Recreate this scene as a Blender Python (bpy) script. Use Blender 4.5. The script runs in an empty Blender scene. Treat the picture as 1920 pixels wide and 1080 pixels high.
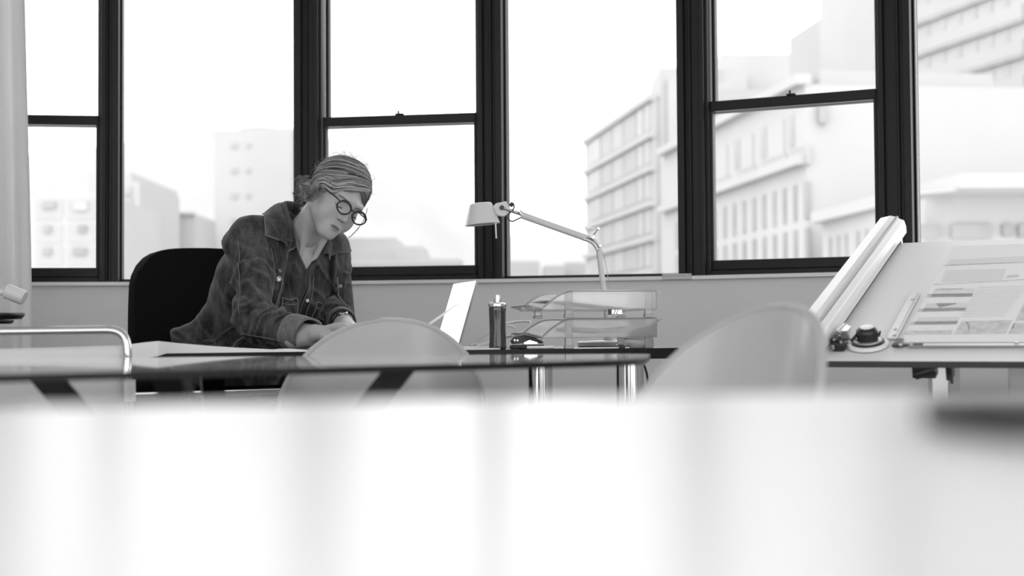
import bpy, bmesh, math, random
import numpy as np
from mathutils import Vector, Matrix
from math import sin, cos, tan, pi, radians, sqrt, atan2

random.seed(7)
rng = np.random.default_rng(7)
SC = bpy.context.scene
COL = SC.collection

# ------------------------------------------------------------------ camera
F = 2667.0                      # focal length in pixels of the 1920 px wide frame
EYE = Vector((0, 0, 0.78))
PITCH = math.atan(85 / F)
ROLL = radians(0.4)
fwd = Vector((0, cos(PITCH), sin(PITCH)))
r0 = Vector((1, 0, 0)); u0 = Vector((0, -sin(PITCH), cos(PITCH)))
rgt = r0 * cos(ROLL) - u0 * sin(ROLL)
upv = u0 * cos(ROLL) + r0 * sin(ROLL)
cd = bpy.data.cameras.new('camera')
cam = bpy.data.objects.new('camera', cd); COL.objects.link(cam)
cam.matrix_world = Matrix(((rgt.x, upv.x, -fwd.x, EYE.x), (rgt.y, upv.y, -fwd.y, EYE.y),
                           (rgt.z, upv.z, -fwd.z, EYE.z), (0, 0, 0, 1)))
cd.sensor_fit = 'HORIZONTAL'; cd.sensor_width = 36.0; cd.lens = 36.0 * F / 1920.0
cd.clip_start = 0.02; cd.clip_end = 3000
cd.dof.use_dof = True; cd.dof.focus_distance = 3.72
cd.dof.aperture_fstop = (cd.lens / 1000.0) / 0.015
cd.dof.aperture_blades = 0
SC.camera = cam

# ------------------------------------------------------------------ sky, exposure
W = bpy.data.worlds.new('overcast_sky'); SC.world = W; W.use_nodes = True
wn = W.node_tree; wn.nodes.clear()
wo = wn.nodes.new('ShaderNodeOutputWorld'); wb = wn.nodes.new('ShaderNodeBackground')
tc = wn.nodes.new('ShaderNodeTexCoord'); sp = wn.nodes.new('ShaderNodeSeparateXYZ')
mr = wn.nodes.new('ShaderNodeMapRange'); rp = wn.nodes.new('ShaderNodeValToRGB')
mr.inputs[1].default_value = -0.3; mr.inputs[2].default_value = 1.0
wn.links.new(tc.outputs['Generated'], sp.inputs[0]); wn.links.new(sp.outputs['Z'], mr.inputs[0])
wn.links.new(mr.outputs[0], rp.inputs[0])
rp.color_ramp.elements[0].position = 0.0; rp.color_ramp.elements[0].color = (0.9, 0.9, 0.9, 1)
rp.color_ramp.elements[1].position = 1.0; rp.color_ramp.elements[1].color = (1.0, 1.0, 1.0, 1)
wn.links.new(rp.outputs[0], wb.inputs[0]); wn.links.new(wb.outputs[0], wo.inputs[0])
wb.inputs[1].default_value = 1.5
SC.view_settings.view_transform = 'Standard'; SC.view_settings.look = 'None'
SC.view_settings.gamma = 1.0; SC.view_settings.use_curve_mapping = False
SC.view_settings.exposure = 0.98
SC.cycles.max_bounces = 10; SC.cycles.transparent_max_bounces = 24
SC.cycles.use_denoising = True
SC.cycles.sample_clamp_indirect = 6.0

# ------------------------------------------------------------------ geometry helpers
def ray(px, py):
    return (rgt * ((px - 960) / F) + upv * ((540 - py) / F) + fwd).normalized()
def P(px, py, depth):
    d = ray(px, py); return EYE + d * (depth / d.y)
def on_plane(px, py, p, n):
    d = ray(px, py); return EYE + d * ((Vector(p) - EYE).dot(n) / d.dot(n))
def hz(px, py, z):
    """the point of a pixel's ray at height z"""
    d = ray(px, py); return EYE + d * ((z - EYE.z) / d.z)
def V(*a): return Vector(a)

class MB:
    def __init__(s): s.v = []; s.f = []; s.m = []; s.mi = 0; s.c = None
    def add(s, vs, fs, M=None):
        o = len(s.v)
        for v in vs:
            v = Vector(v); s.v.append(tuple(M @ v) if M is not None else tuple(v))
        for f in fs: s.f.append([i + o for i in f]); s.m.append(s.mi)
        return s
    def box(s, c, d, M=None):
        x, y, z = d[0] / 2, d[1] / 2, d[2] / 2; c = Vector(c)
        vs = [c + Vector((i * x, j * y, k * z)) for i in (-1, 1) for j in (-1, 1) for k in (-1, 1)]
        return s.add(vs, [(0, 1, 3, 2), (4, 6, 7, 5), (0, 4, 5, 1), (2, 3, 7, 6), (0, 2, 6, 4), (1, 5, 7, 3)], M)
    def hexa(s, b, t):
        """bottom and top rings of the same length"""
        n = len(b)
        return s.add(list(b) + list(t), [tuple(range(n - 1, -1, -1)), tuple(range(n, 2 * n))] +
                     [(i, (i + 1) % n, n + (i + 1) % n, n + i) for i in range(n)])
    def prism(s, poly, z0, z1, M=None):
        n = len(poly)
        a = sum(poly[i][0] * poly[(i + 1) % n][1] - poly[(i + 1) % n][0] * poly[i][1] for i in range(n))
        if a < 0: poly = poly[::-1]
        vs = [(p[0], p[1], z0) for p in poly] + [(p[0], p[1], z1) for p in poly]
        return s.add(vs, [tuple(range(n - 1, -1, -1)), tuple(range(n, 2 * n))] +
                     [(i, (i + 1) % n, n + (i + 1) % n, n + i) for i in range(n)], M)
    def tube(s, pts, r, n=10, cap=True, closed=False, flat=1.0):
        pts = [Vector(p) for p in pts]; m = len(pts)
        if not hasattr(r, '__len__'): r = [r] * m
        up = None; vs = []
        for i, p in enumerate(pts):
            if closed: t = pts[(i + 1) % m] - pts[i - 1]
            else: t = pts[min(i + 1, m - 1)] - pts[max(i - 1, 0)]
            if t.length < 1e-9: t = Vector((0, 0, 1))
            t.normalize()
            if up is None:
                up = Vector((0, 0, 1)) if abs(t.z) < .9 else Vector((1, 0, 0))
            up = (up - t * up.dot(t))
            if up.length < 1e-6: up = t.orthogonal()
            up.normalize(); b = t.cross(up)
            for k in range(n):
                a = 2 * pi * k / n
                vs.append(p + (b * cos(a) + up * sin(a) * flat) * r[i])
        fs = []
        for i in range(m if closed else m - 1):
            j = (i + 1) % m
            for k in range(n):
                k2 = (k + 1) % n
                fs.append((i * n + k, i * n + k2, j * n + k2, j * n + k))
        if cap and not closed:
            fs.append(tuple(range(n - 1, -1, -1))); fs.append(tuple((m - 1) * n + k for k in range(n)))
        return s.add(vs, fs)
    def lathe(s, prof, n=32, M=None):
        vs = []; fs = []
        for r, z in prof:
            for k in range(n):
                a = 2 * pi * k / n; vs.append((r * cos(a), r * sin(a), z))
        for i in range(len(prof) - 1):
            for k in range(n):
                k2 = (k + 1) % n; fs.append((i * n + k, i * n + k2, (i + 1) * n + k2, (i + 1) * n + k))
        fs.append(tuple(range(n - 1, -1, -1))); fs.append(tuple((len(prof) - 1) * n + k for k in range(n)))
        return s.add(vs, fs, M)
    def grid(s, rows, closed=False):
        n = len(rows[0]); vs = [p for r in rows for p in r]; fs = []
        for i in range(len(rows) - 1):
            for k in range(n if closed else n - 1):
                k2 = (k + 1) % n; fs.append((i * n + k, i * n + k2, (i + 1) * n + k2, (i + 1) * n + k))
        return s.add(vs, fs)
    def ball(s, c, r, n=16, M=None):
        r = r if hasattr(r, '__len__') else (r, r, r); vs = []; rows = n // 2
        for i in range(rows + 1):
            t = pi * i / rows
            for k in range(n):
                a = 2 * pi * k / n
                vs.append((c[0] + r[0] * sin(t) * cos(a), c[1] + r[1] * sin(t) * sin(a), c[2] - r[2] * cos(t)))
        fs = [(i * n + k, i * n + (k + 1) % n, (i + 1) * n + (k + 1) % n, (i + 1) * n + k) for i in range(rows) for k in range(n)]
        return s.add(vs, fs, M)
    def build(s, name, mats, parent=None, bevel=0, smooth=40, world=True, seg=2, weld=True, solid=0, sub=0):
        me = bpy.data.meshes.new(name)
        off = root_loc(parent) if (world and parent is not None) else Vector((0, 0, 0))
        me.from_pydata([(v[0] - off.x, v[1] - off.y, v[2] - off.z) for v in s.v], [], s.f)
        if weld:
            bm = bmesh.new(); bm.from_mesh(me)
            bmesh.ops.remove_doubles(bm, verts=bm.verts, dist=1e-6)
            bmesh.ops.recalc_face_normals(bm, faces=bm.faces)
            bm.to_mesh(me); bm.free()
        elif s.m:
            me.polygons.foreach_set('material_index', s.m)
        if weld and any(s.m):
            if len(me.polygons) == len(s.m): me.polygons.foreach_set('material_index', s.m)
        return link(name, me, mats, parent, bevel, smooth, seg, solid, sub)

def root_loc(o):
    p = Vector((0, 0, 0))
    while o is not None: p += Vector(o.location); o = o.parent
    return p
def link(name, me, mats, parent=None, bevel=0, smooth=40, seg=2, solid=0, sub=0):
    for m in (mats if isinstance(mats, (list, tuple)) else [mats]): me.materials.append(m)
    if smooth:
        me.polygons.foreach_set('use_smooth', [True] * len(me.polygons))
        if smooth < 180: me.set_sharp_from_angle(angle=radians(smooth))
    o = bpy.data.objects.new(name, me); COL.objects.link(o)
    if parent is not None: o.parent = parent
    if solid:
        d = o.modifiers.new('solid', 'SOLIDIFY'); d.thickness = solid; d.offset = 0
    if bevel:
        b = o.modifiers.new('bevel', 'BEVEL'); b.width = bevel; b.segments = seg; b.limit_method = 'ANGLE'; b.angle_limit = radians(35)
    if sub:
        d = o.modifiers.new('sub', 'SUBSURF'); d.levels = sub; d.render_levels = sub
    return o
def thing(name, label, cat, loc=(0, 0, 0), group=None, kind=None):
    o = bpy.data.objects.new(name, None); COL.objects.link(o); o.location = loc; o.empty_display_size = .05
    return tag(o, label, cat, group, kind)
def tag(o, label=None, cat=None, group=None, kind=None):
    if label: o['label'] = label
    if cat: o['category'] = cat
    if group: o['group'] = group
    if kind: o['kind'] = kind
    return o
def bez(p0, p1, p2, p3, n=12):
    p0, p1, p2, p3 = map(Vector, (p0, p1, p2, p3)); r = []
    for i in range(n + 1):
        t = i / n; r.append(p0 * (1 - t) ** 3 + p1 * 3 * t * (1 - t) ** 2 + p2 * 3 * t * t * (1 - t) + p3 * t ** 3)
    return r
def crom(pts, n=6, closed=False):
    pts = [Vector(p) for p in pts]; m = len(pts); r = []
    rng_ = range(m if closed else m - 1)
    for i in rng_:
        if closed: a, b, c, d = pts[i - 1], pts[i], pts[(i + 1) % m], pts[(i + 2) % m]
        else: a, b, c, d = pts[max(i - 1, 0)], pts[i], pts[i + 1], pts[min(i + 2, m - 1)]
        for k in range(n):
            t = k / n
            r.append(.5 * ((2 * b) + (c - a) * t + (2 * a - 5 * b + 4 * c - d) * t * t + (3 * b - a - 3 * c + d) * t ** 3))
    if not closed: r.append(pts[-1])
    return r
def axes(x, y, z, o=(0, 0, 0)):
    return Matrix(((x[0], y[0], z[0], o[0]), (x[1], y[1], z[1], o[1]), (x[2], y[2], z[2], o[2]), (0, 0, 0, 1)))
def frame_along(a, b, up=(0, 0, 1)):
    """matrix whose Z runs from a to b"""
    z = (Vector(b) - Vector(a)).normalized(); x = Vector(up).cross(z)
    if x.length < 1e-4: x = Vector((1, 0, 0))
    x.normalize(); return axes(x, z.cross(x), z, a)

# ------------------------------------------------------------------ materials
def mat(name, g, rough=.5, metal=0., spec=.5, coat=0., bump=0., bscale=80., var=0., vscale=6., trans=0., emit=0., sheen=0., sss=0.):
    m = bpy.data.materials.new(name); m.use_nodes = True; nt = m.node_tree; b = nt.nodes['Principled BSDF']
    b.inputs['Base Color'].default_value = (g, g, g, 1); b.inputs['Roughness'].default_value = rough
    b.inputs['Metallic'].default_value = metal; b.inputs['Specular IOR Level'].default_value = spec
    b.inputs['Coat Weight'].default_value = coat; b.inputs['Coat Roughness'].default_value = .03
    b.inputs['Sheen Weight'].default_value = sheen
    if sss: b.inputs['Subsurface Weight'].default_value = sss; b.inputs['Subsurface Scale'].default_value = .01
    if trans: b.inputs['Transmission Weight'].default_value = trans
    if emit: b.inputs['Emission Color'].default_value = (1, 1, 1, 1); b.inputs['Emission Strength'].default_value = emit
    if bump or var:
        co = nt.nodes.new('ShaderNodeTexCoord')
    if var:
        n = nt.nodes.new('ShaderNodeTexNoise'); n.inputs['Scale'].default_value = vscale; n.inputs['Detail'].default_value = 5
        r = nt.nodes.new('ShaderNodeMapRange'); r.inputs[1].default_value = .3; r.inputs[2].default_value = .7
        r.inputs[3].default_value = g * (1 - var); r.inputs[4].default_value = min(1, g * (1 + var))
        nt.links.new(co.outputs['Object'], n.inputs['Vector']); nt.links.new(n.outputs['Fac'], r.inputs[0])
        nt.links.new(r.outputs[0], b.inputs['Base Color'])
    if bump:
        n = nt.nodes.new('ShaderNodeTexNoise'); n.inputs['Scale'].default_value = bscale; n.inputs['Detail'].default_value = 4
        k = nt.nodes.new('ShaderNodeBump'); k.inputs['Strength'].default_value = bump; k.inputs['Distance'].default_value = .002
        nt.links.new(co.outputs['Object'], n.inputs['Vector']); nt.links.new(n.outputs['Fac'], k.inputs['Height'])
        nt.links.new(k.outputs[0], b.inputs['Normal'])
    return m
def clear_mat(name, tr, g=.9, rough=.1, gloss=.15, tcol=1.0, back=.5):
    """thin clear plastic or glass: straight-through light, some milkiness, a surface gloss"""
    m = bpy.data.materials.new(name); m.use_nodes = True; nt = m.node_tree; nt.nodes.clear()
    o = nt.nodes.new('ShaderNodeOutputMaterial'); t = nt.nodes.new('ShaderNodeBsdfTransparent')
    t.inputs[0].default_value = (tcol, tcol, tcol, 1)
    d = nt.nodes.new('ShaderNodeBsdfDiffuse'); d.inputs[0].default_value = (g, g, g, 1)
    l = nt.nodes.new('ShaderNodeBsdfTranslucent'); l.inputs[0].default_value = (g, g, g, 1)
    gl = nt.nodes.new('ShaderNodeBsdfGlossy'); gl.inputs['Roughness'].default_value = rough
    a = nt.nodes.new('ShaderNodeMixShader'); a.inputs[0].default_value = back
    b = nt.nodes.new('ShaderNodeMixShader'); b.inputs[0].default_value = tr
    c = nt.nodes.new('ShaderNodeMixShader'); fr = nt.nodes.new('ShaderNodeLayerWeight'); fr.inputs[0].default_value = gloss
    nt.links.new(d.outputs[0], a.inputs[1]); nt.links.new(l.outputs[0], a.inputs[2])
    nt.links.new(a.outputs[0], b.inputs[1]); nt.links.new(t.outputs[0], b.inputs[2])
    nt.links.new(fr.outputs['Fresnel'], c.inputs[0]); nt.links.new(b.outputs[0], c.inputs[1]); nt.links.new(gl.outputs[0], c.inputs[2])
    nt.links.new(c.outputs[0], o.inputs[0])
    return m

M = {}
M['wall'] = mat('painted_wall', .73, .6, bump=.05, bscale=200)
M['ceiling'] = mat('ceiling_paint', .8, .8, bump=.05)
M['floor'] = mat('floor_boards', .30, .35, var=.15, vscale=3)
M['black_frame'] = mat('black_steel', .008, .42, spec=.25, bump=.03, bscale=300)
M['sill'] = mat('sill_paint', .75, .35, bump=.03)
M['glass'] = clear_mat('window_glass', 1.0, rough=.0, gloss=.05)
M['curtain'] = clear_mat('curtain_cloth', .0, .80, .6, .02)
M['black'] = mat('black_laminate', .008, .35, spec=.25, bump=.03, bscale=400)
M['black_plastic'] = mat('black_plastic', .010, .35, bump=.05, bscale=500)
M['black_fabric'] = mat('black_fabric', .006, .95, spec=.1, bump=.3, bscale=1500)
M['chrome'] = mat('chrome', .55, .10, 1.0, bump=.01)
M['steel'] = mat('brushed_steel', .55, .28, 1.0, bump=.05, bscale=500)
M['white_gloss'] = mat('white_gloss_top', .84, .30, spec=.45, bump=.008, bscale=5)
M['mid_gloss'] = mat('pale_gloss_top', .80, .035, spec=.6, bump=.004, bscale=4)
M['shell'] = mat('white_shell_plastic', .42, .22, bump=.02, bscale=300)
M['paper'] = mat('paper', .86, .8, bump=.04, bscale=60)
M['paper_grey'] = mat('grey_paper', .55, .85, bump=.04, bscale=60)  # own grey of the folder in the lower tray
M['white_plastic'] = mat('white_plastic', .80, .35, bump=.02)
M['lamp_white'] = mat('lamp_enamel', .62, .32, bump=.02, bscale=200)
M['alu'] = mat('satin_aluminium', .62, .34, .7, bump=.03, bscale=500)
M['cable'] = mat('dark_cable', .02, .5, bump=.02)
M['white_cable'] = mat('white_cable', .82, .4, bump=.02)
M['bottle'] = mat('dark_bottle', .022, .22, coat=.6, bump=.02)
M['tray'] = clear_mat('clear_acrylic', .66, 1.0, .06, .3, back=.85)
M['tray_edge'] = clear_mat('acrylic_rim', .15, 1.0, .06, .45, back=.8)
M['screen'] = mat('lit_screen', .8, .2, emit=1.0, bump=.001)
M['board'] = mat('drawing_board', .76, .45, bump=.02)
M['board_edge'] = mat('board_edge', .06, .5, bump=.02)
M['print_light'] = mat('printed_pale_tint', .74, .8, bump=.02)
M['print_mid'] = mat('printed_grey_tint', .62, .8, var=.18, vscale=60)
M['print_line'] = mat('printed_text', .74, .8, bump=.02)
M['rail_white'] = mat('rail_enamel', .78, .3, bump=.02)
M['groove'] = mat('rail_groove', .28, .4, .5, bump=.02)
M['panel_cloth'] = mat('chair_back_cloth', .70, .8, bump=.2, bscale=900)
M['bracket'] = mat('bracket_metal', .25, .35, .8, bump=.02)
M['shell_rim'] = clear_mat('lit_rim_plastic', .0, .80, .2, .2, back=.6)  # edge light put into a rim paler than the shell
# outside: distance haze is put into these pale, low-contrast colours
M['ext_white'] = mat('hazed_render', 0.425, .9, var=.03, vscale=.2)
M['ext_grey'] = mat('hazed_grey_render', 0.39, .9, var=.04, vscale=.2)
M['ext_brick'] = mat('hazed_cladding', 0.3, .9, var=.06, vscale=.4)
M['ext_glass'] = mat('hazed_window_glass', 0.285, .4, var=.15, vscale=.5)
M['ext_pale_glass'] = mat('hazed_pale_glass', 0.355, .4, var=.1, vscale=.5)
M['ext_plain_grey'] = mat('grey_soffit', 0.46, .9, var=.05, vscale=.4)  # even grey of the soffit and a blank wall
M['hill'] = mat('hazed_hill_scrub', 0.335, 1., var=.06, vscale=.02)
M['ground'] = mat('ground_paving', 0.46, .9, var=.1, vscale=.05)
# ------------------------------------------------------------------ room shell
SILL = EYE.z + .19
WTOP = 2.62
CEIL = 2.9
VX = [(-2.75, 4.82), (-1.422, 5.01), (-.729, 5.09), (-.0766, 4.985), (.6175, 4.815), (1.2247, 4.53), (3.1, 3.54)]
def facet_pts(i, off):
    a, b = Vector(VX[i]), Vector(VX[i + 1]); d = (b - a).normalized(); n = Vector((-d.y, d.x))
    return a + n * off, b + n * off
def wall_poly(o0, o1):
    def line(off):
        r = []
        for i in range(len(VX)):
            ds = []
            if i > 0: d = (Vector(VX[i]) - Vector(VX[i - 1])).normalized(); ds.append(Vector((-d.y, d.x)))
            if i < len(VX) - 1: d = (Vector(VX[i + 1]) - Vector(VX[i])).normalized(); ds.append(Vector((-d.y, d.x)))
            n = sum(ds, Vector((0, 0))) / len(ds); r.append(tuple(Vector(VX[i]) + n * off))
        return r
    return line(o0) + line(o1)[::-1]
RX = 3.1
def struct(o): o['kind'] = 'structure'; return o
def prism_strip(mb, o0, o1, z0, z1):
    pl = wall_poly(o0, o1); n = len(VX)
    for i in range(n - 1):
        mb.prism([pl[i], pl[i + 1], pl[2 * n - 2 - i], pl[2 * n - 1 - i]], z0, z1)
def wall_strip(m, o0, o1, z0, z1):
    pl = wall_poly(o0, o1); n = len(VX); rows = []
    for i in range(n):
        a, b = pl[i], pl[2 * n - 1 - i]; rows.append([(a[0], a[1], z0), (a[0], a[1], z1), (b[0], b[1], z1), (b[0], b[1], z0)])
    m.grid(rows, closed=True); k = len(m.v); m.f += [[k - 4, k - 3, k - 2, k - 1], [k - 4 * n + 3, k - 4 * n + 2, k - 4 * n + 1, k - 4 * n]]; m.m += [0, 0]
m = MB(); wall_strip(m, 0.0, .22, 0, SILL - .012); wall_strip(m, 0.0, .22, WTOP + .06, CEIL)
struct(m.build('wall_back', M['wall'], smooth=35))
m = MB(); wall_strip(m, -.025, .2, SILL - .012, SILL); struct(m.build('trim_1', M['sill'], smooth=35))
m = MB(); m.box((0.2, 1.0, -.05), (6.1, 9.0, .1)); struct(m.build('floor', M['floor'], smooth=0))
m = MB(); m.box((0.2, 1.2, CEIL + .05), (6.1, 8.6, .1)); struct(m.build('ceiling', M['ceiling'], smooth=0))
# unseen side and rear walls, their open gaps shaped to let fill light in
m = MB(); m.box((-2.8, 2.8, CEIL / 2), (.1, 4.0, CEIL)); m.box((-2.8, -1.1, .2), (.1, 3.8, .4)); m.box((-2.8, -1.1, 2.75), (.1, 3.8, .3)); struct(m.build('wall_left', M['wall'], smooth=0, weld=False))
m = MB(); m.box((RX + .05, 1.8, CEIL / 2), (.1, 3.6, CEIL)); m.box((RX + .05, -1.5, .2), (.1, 3.0, .4)); m.box((RX + .05, -1.5, 2.75), (.1, 3.0, .3)); struct(m.build('wall_right', M['wall'], smooth=0, weld=False))
m = MB(); m.box((.15, -3.05, .2), (6.0, .1, .4)); m.box((.15, -3.05, 2.75), (6.0, .1, .3)); struct(m.build('wall_rear', M['wall'], smooth=0, weld=False))

# window posts between the lights
PW = [.07, .07, .095, .095, .102, .112]
for i in range(1, 6):
    a, b, c = Vector(VX[i - 1]), Vector(VX[i]), Vector(VX[i + 1])
    d = ((b - a).normalized() + (c - b).normalized()).normalized(); n = Vector((-d.y, d.x))
    A = axes((d.x, d.y, 0), (n.x, n.y, 0), (0, 0, 1), (b.x, b.y, 0)); w = PW[i]
    m = MB(); h = WTOP - SILL; zc = SILL + h / 2
    m.box((0, .06, zc), (w, .10, h), A)
    s = 1 if i in (1, 3, 5) else -1            # the fixed pane lies on this side
    m.box((s * (w / 2 - .012), .0, zc), (.024, .03, h), A)
    m.box((s * (w / 2 - .042), .004, zc), (.008, .016, h), A)
    m.box((-s * (w / 2 - .018), .0, zc), (.016, .024, h), A)
    o = struct(m.build('trim_%d' % (i + 1), M['black_frame'], weld=False, smooth=0, bevel=.002))
# windows: 1, 3, 5 sash windows, 2, 4, 6 fixed panes
RAIL = EYE.z + .749
def window(k, i, sash):
    a, b = Vector(VX[i]), Vector(VX[i + 1]); L = (b - a).length; d = (b - a) / L; n = Vector((-d.y, d.x))
    A = axes((d.x, d.y, 0), (n.x, n.y, 0), (0, 0, 1), (a.x, a.y, 0))
    x0 = PW[i] / 2 if i > 0 else .02; x1 = L - (PW[i + 1] / 2 if i + 1 < 6 else .02)
    r = thing('window_%d' % k, None, None, (a.x, a.y, SILL), kind='structure')
    wm = (x0 + x1) / 2; w = x1 - x0
    if sash:
        m = MB()
        m.box((wm, .055, SILL + .009), (w, .09, .018), A)
        m.box((wm, .055, WTOP + .03), (w, .09, .06), A)
        m.build('frame', M['black_frame'], r, smooth=0, bevel=.002, weld=False)
        for nm, z0, z1, y, bot in (('lower_sash', SILL + .018, RAIL + .034, .04, .034), ('upper_sash', RAIL, WTOP, .078, .034)):
            m = MB(); st = .012
            m.box((wm, y, z0 + bot / 2), (w, .036, bot), A); m.box((wm, y, z1 - .017), (w, .036, .034), A)
            m.box((x0 + st / 2, y, (z0 + z1) / 2), (st, .036, z1 - z0), A); m.box((x1 - st / 2, y, (z0 + z1) / 2), (st, .036, z1 - z0), A)
            sm = m.build(nm, M['black_frame'], r, smooth=0, bevel=.003, weld=False)
            g = MB(); g.box((wm, y, (z0 + bot + z1 - .034) / 2), (w - 2 * st, .004, z1 - z0 - bot - .034), A)
            g.build('pane', M['glass'], sm, smooth=0, weld=False)
        m = MB(); m.box((wm, .03, RAIL + .037), (.03, .016, .006), A); m.box((wm - .004, .03, RAIL + .044), (.006, .008, .014), A)
        m.build('sash_lock', M['black_frame'], r, smooth=0, bevel=.001)
    else:
        m = MB(); y = .06; t = .012
        m.box((wm, y, SILL + t / 2), (w, .05, t), A); m.box((wm, y, WTOP + .03), (w, .05, .06), A)
        m.box((x0 + t / 4, y, (SILL + WTOP) / 2), (t / 2, .05, WTOP - SILL), A); m.box((x1 - t / 4, y, (SILL + WTOP) / 2), (t / 2, .05, WTOP - SILL), A)
        m.build('frame', M['black_frame'], r, smooth=0, bevel=.002, weld=False)
        g = MB(); g.box((wm, y, (SILL + WTOP) / 2), (w - t, .006, WTOP - SILL - t), A); g.build('pane', M['glass'], r, smooth=0, weld=False)
for k in range(6): window(k + 1, k, k % 2 == 0)
# metal stop on the sill under the fourth post
c0 = on_plane(1242, 519, (VX[4][0], VX[4][1], 0), Vector((.245, 1, 0)).normalized())
c1 = on_plane(1300, 518, (VX[4][0], VX[4][1], 0), Vector((.245, 1, 0)).normalized())
md = (c0 + c1) / 2
m = MB(); dd = (c1 - c0); dd.z = 0; dd.normalize()
A = axes((dd.x, dd.y, 0), (-dd.y, dd.x, 0), (0, 0, 1), (md.x, md.y, SILL))
m.box((0, -.012, .004), (.1, .03, .008), A); m.box((0, -.024, -.004), (.1, .004, .016), A)
tag(m.build('sill_bracket', M['bracket'], smooth=0, bevel=.001), 'small grey metal plate on the window sill below the fourth black post', 'bracket')

# curtain at the left end
rows = []
for j in range(14):
    z = .02 + (CEIL - .12) * j / 13; row = []
    edge = -1.545 - .025 * (z - .97) / 1.0 if z > .97 else -1.545
    for k in range(60):
        t = k / 59; x = -2.25 + (edge + 2.25) * t
        y = 4.60 + .035 * sin(t * 36 + .4 * sin(z * 1.3)) + .012 * sin(t * 71 + z)
        row.append((x, y, z))
    rows.append(row)
m = MB(); m.grid(rows)
ct = thing('curtain', 'pale grey pleated curtain hanging left of the first window', 'curtain', (-1.9, 4.6, 0))
m.build('cloth', M['curtain'], ct, solid=.004, smooth=180)
m = MB(); m.tube([(-2.7, 4.6, CEIL - .07), (-1.5, 4.6, CEIL - .07)], .012); m.build('curtain_rod', M['steel'], ct)

# ------------------------------------------------------------------ outside
GZ = -22.0
m = MB(); m.box((0, 420, GZ - .5), (900, 800, 1)); struct(m.build('ground', M['ground'], smooth=0))
# hill far behind
rows = []
def hill_top(px):
    ks = [(-400, 330), (60, 292), (220, 268), (400, 246), (540, 238), (640, 262), (760, 330), (880, 400), (1000, 455), (1200, 500), (1500, 520), (2400, 560)]
    for (a, ya), (b, yb) in zip(ks, ks[1:]):
        if a <= px <= b:
            t = (px - a) / (b - a); t = t * t * (3 - 2 * t); return ya + (yb - ya) * t
    return 540
NX = 90
for j in range(14):
    t = j / 13; row = []
    for k in range(NX):
        px = -400 + 2800 * k / (NX - 1); D = 520 + 260 * t
        top = P(px, hill_top(px) - 3 * sin(px * .03) - 2 * sin(px * .071), 780)
        b = P(px, 628, 520); x = b.x + (top.x - b.x) * t
        prof = t ** 1.25
        z = GZ + (top.z - GZ) * prof + (3.5 * sin(x * .05 + t * 9) + 2 * sin(x * .13 + 3 * t)) * t * (1 - t) * 2
        row.append((x, D, z))
    rows.append(row)
rows.append([(v[0], v[1] + 200, GZ) for v in rows[-1]])
m = MB(); m.grid(rows); struct(m.build('hill', M['hill'], smooth=180))

def bld(name, label, loc, group='buildings across the street'):
    return thing(name, label, 'building', (loc[0], loc[1], GZ), group)
def front_block(root, px0, px1, ptop, D, depth, mt, part='block'):
    a = P(px0, ptop, D); b = P(px1, ptop, D); m = MB()
    m.prism([(a.x, D), (b.x, D), (b.x, D + depth), (a.x, D + depth)], GZ, a.z)
    return m.build(part, mt, root, smooth=0)
def front_rect(root, px0, px1, py0, py1, D, mt, name='window', th=.12):
    a = P(px0, py1, D); b = P(px1, py0, D); m = MB()
    m.box(((a.x + b.x) / 2, D - th / 2 + .02, (a.z + b.z) / 2), (b.x - a.x, th, b.z - a.z))
    return m.build(name, mt, root, smooth=0)
# low apartment house, left
D = 80; b1 = bld('apartment_block', 'low pale apartment block with small dark windows seen through the leftmost sash window', P(120, 500, D))
front_block(b1, 40, 183, 362, D, 14, M['ext_white'])
for x0, x1 in ((68, 118), (128, 178)):
    for y0, y1 in ((374, 412), (420, 456), (462, 498)): front_rect(b1, x0, x1, y0, y1, D, M['ext_grey'], 'bay_panel', .06)
for r in ((82, 105, 379, 391), (139, 165, 378, 395), (84, 97, 424, 436), (148, 163, 423, 436), (83, 97, 465, 478), (139, 163, 465, 478)):
    front_rect(b1, *r, D, M['ext_glass'] if r[2] != 378 else M['ext_white'], 'window', .2)
D = 100; b2 = bld('stepped_block', 'pale block with stepped roof rising behind the left sash window post', P(210, 500, D))
front_block(b2, 166, 246, 324, D, 14, M['ext_white'], 'tower'); front_block(b2, 246, 262, 341, D, 12, M['ext_white'], 'wing')
for r in ((226, 247, 350, 366), (238, 248, 370, 393), (238, 246, 408, 430), (237, 248, 447, 476)): front_rect(b2, *r, D, M['ext_pale_glass'])
D = 115; b3 = bld('square_block', 'plain low pale block just left of the tall white tower', P(315, 500, D))
front_block(b3, 266, 366, 402, D, 8, M['ext_white']); front_rect(b3, 282, 300, 416, 428, D, M['ext_grey'], 'vent'); front_rect(b3, 266, 366, 398, 404, D, M['ext_white'], 'parapet', .3)
D = 125; b4 = bld('office_tower', 'tall white tower with pairs of tiny windows behind the seated woman', P(475, 500, D))
front_block(b4, 402, 546, 243, D, 18, M['ext_white'])
for y in (273, 320, 367, 415, 462): front_rect(b4, 434, 446, y - 5, y + 5, D, M['ext_pale_glass']); front_rect(b4, 462, 470, y - 5, y + 4, D, M['ext_pale_glass'])
m = MB()
for k in range(9):
    a = P(457 + 7 * k, 241, D + .5); m.box((a.x, D + .5, a.z + .13), (.20, .1, .3 if k % 3 else .42))
a = P(450, 244, D + .5); c = P(523, 244, D + .5); m.box(((a.x + c.x) / 2, D + .5, a.z), (c.x - a.x, .12, .08))
m.build('roof_sign', M['ext_glass'], b4, smooth=0, weld=False)
D = 140; b5 = bld('terraced_roofs', 'low stepped white roofs behind the middle sash window', P(720, 500, D))
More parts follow.
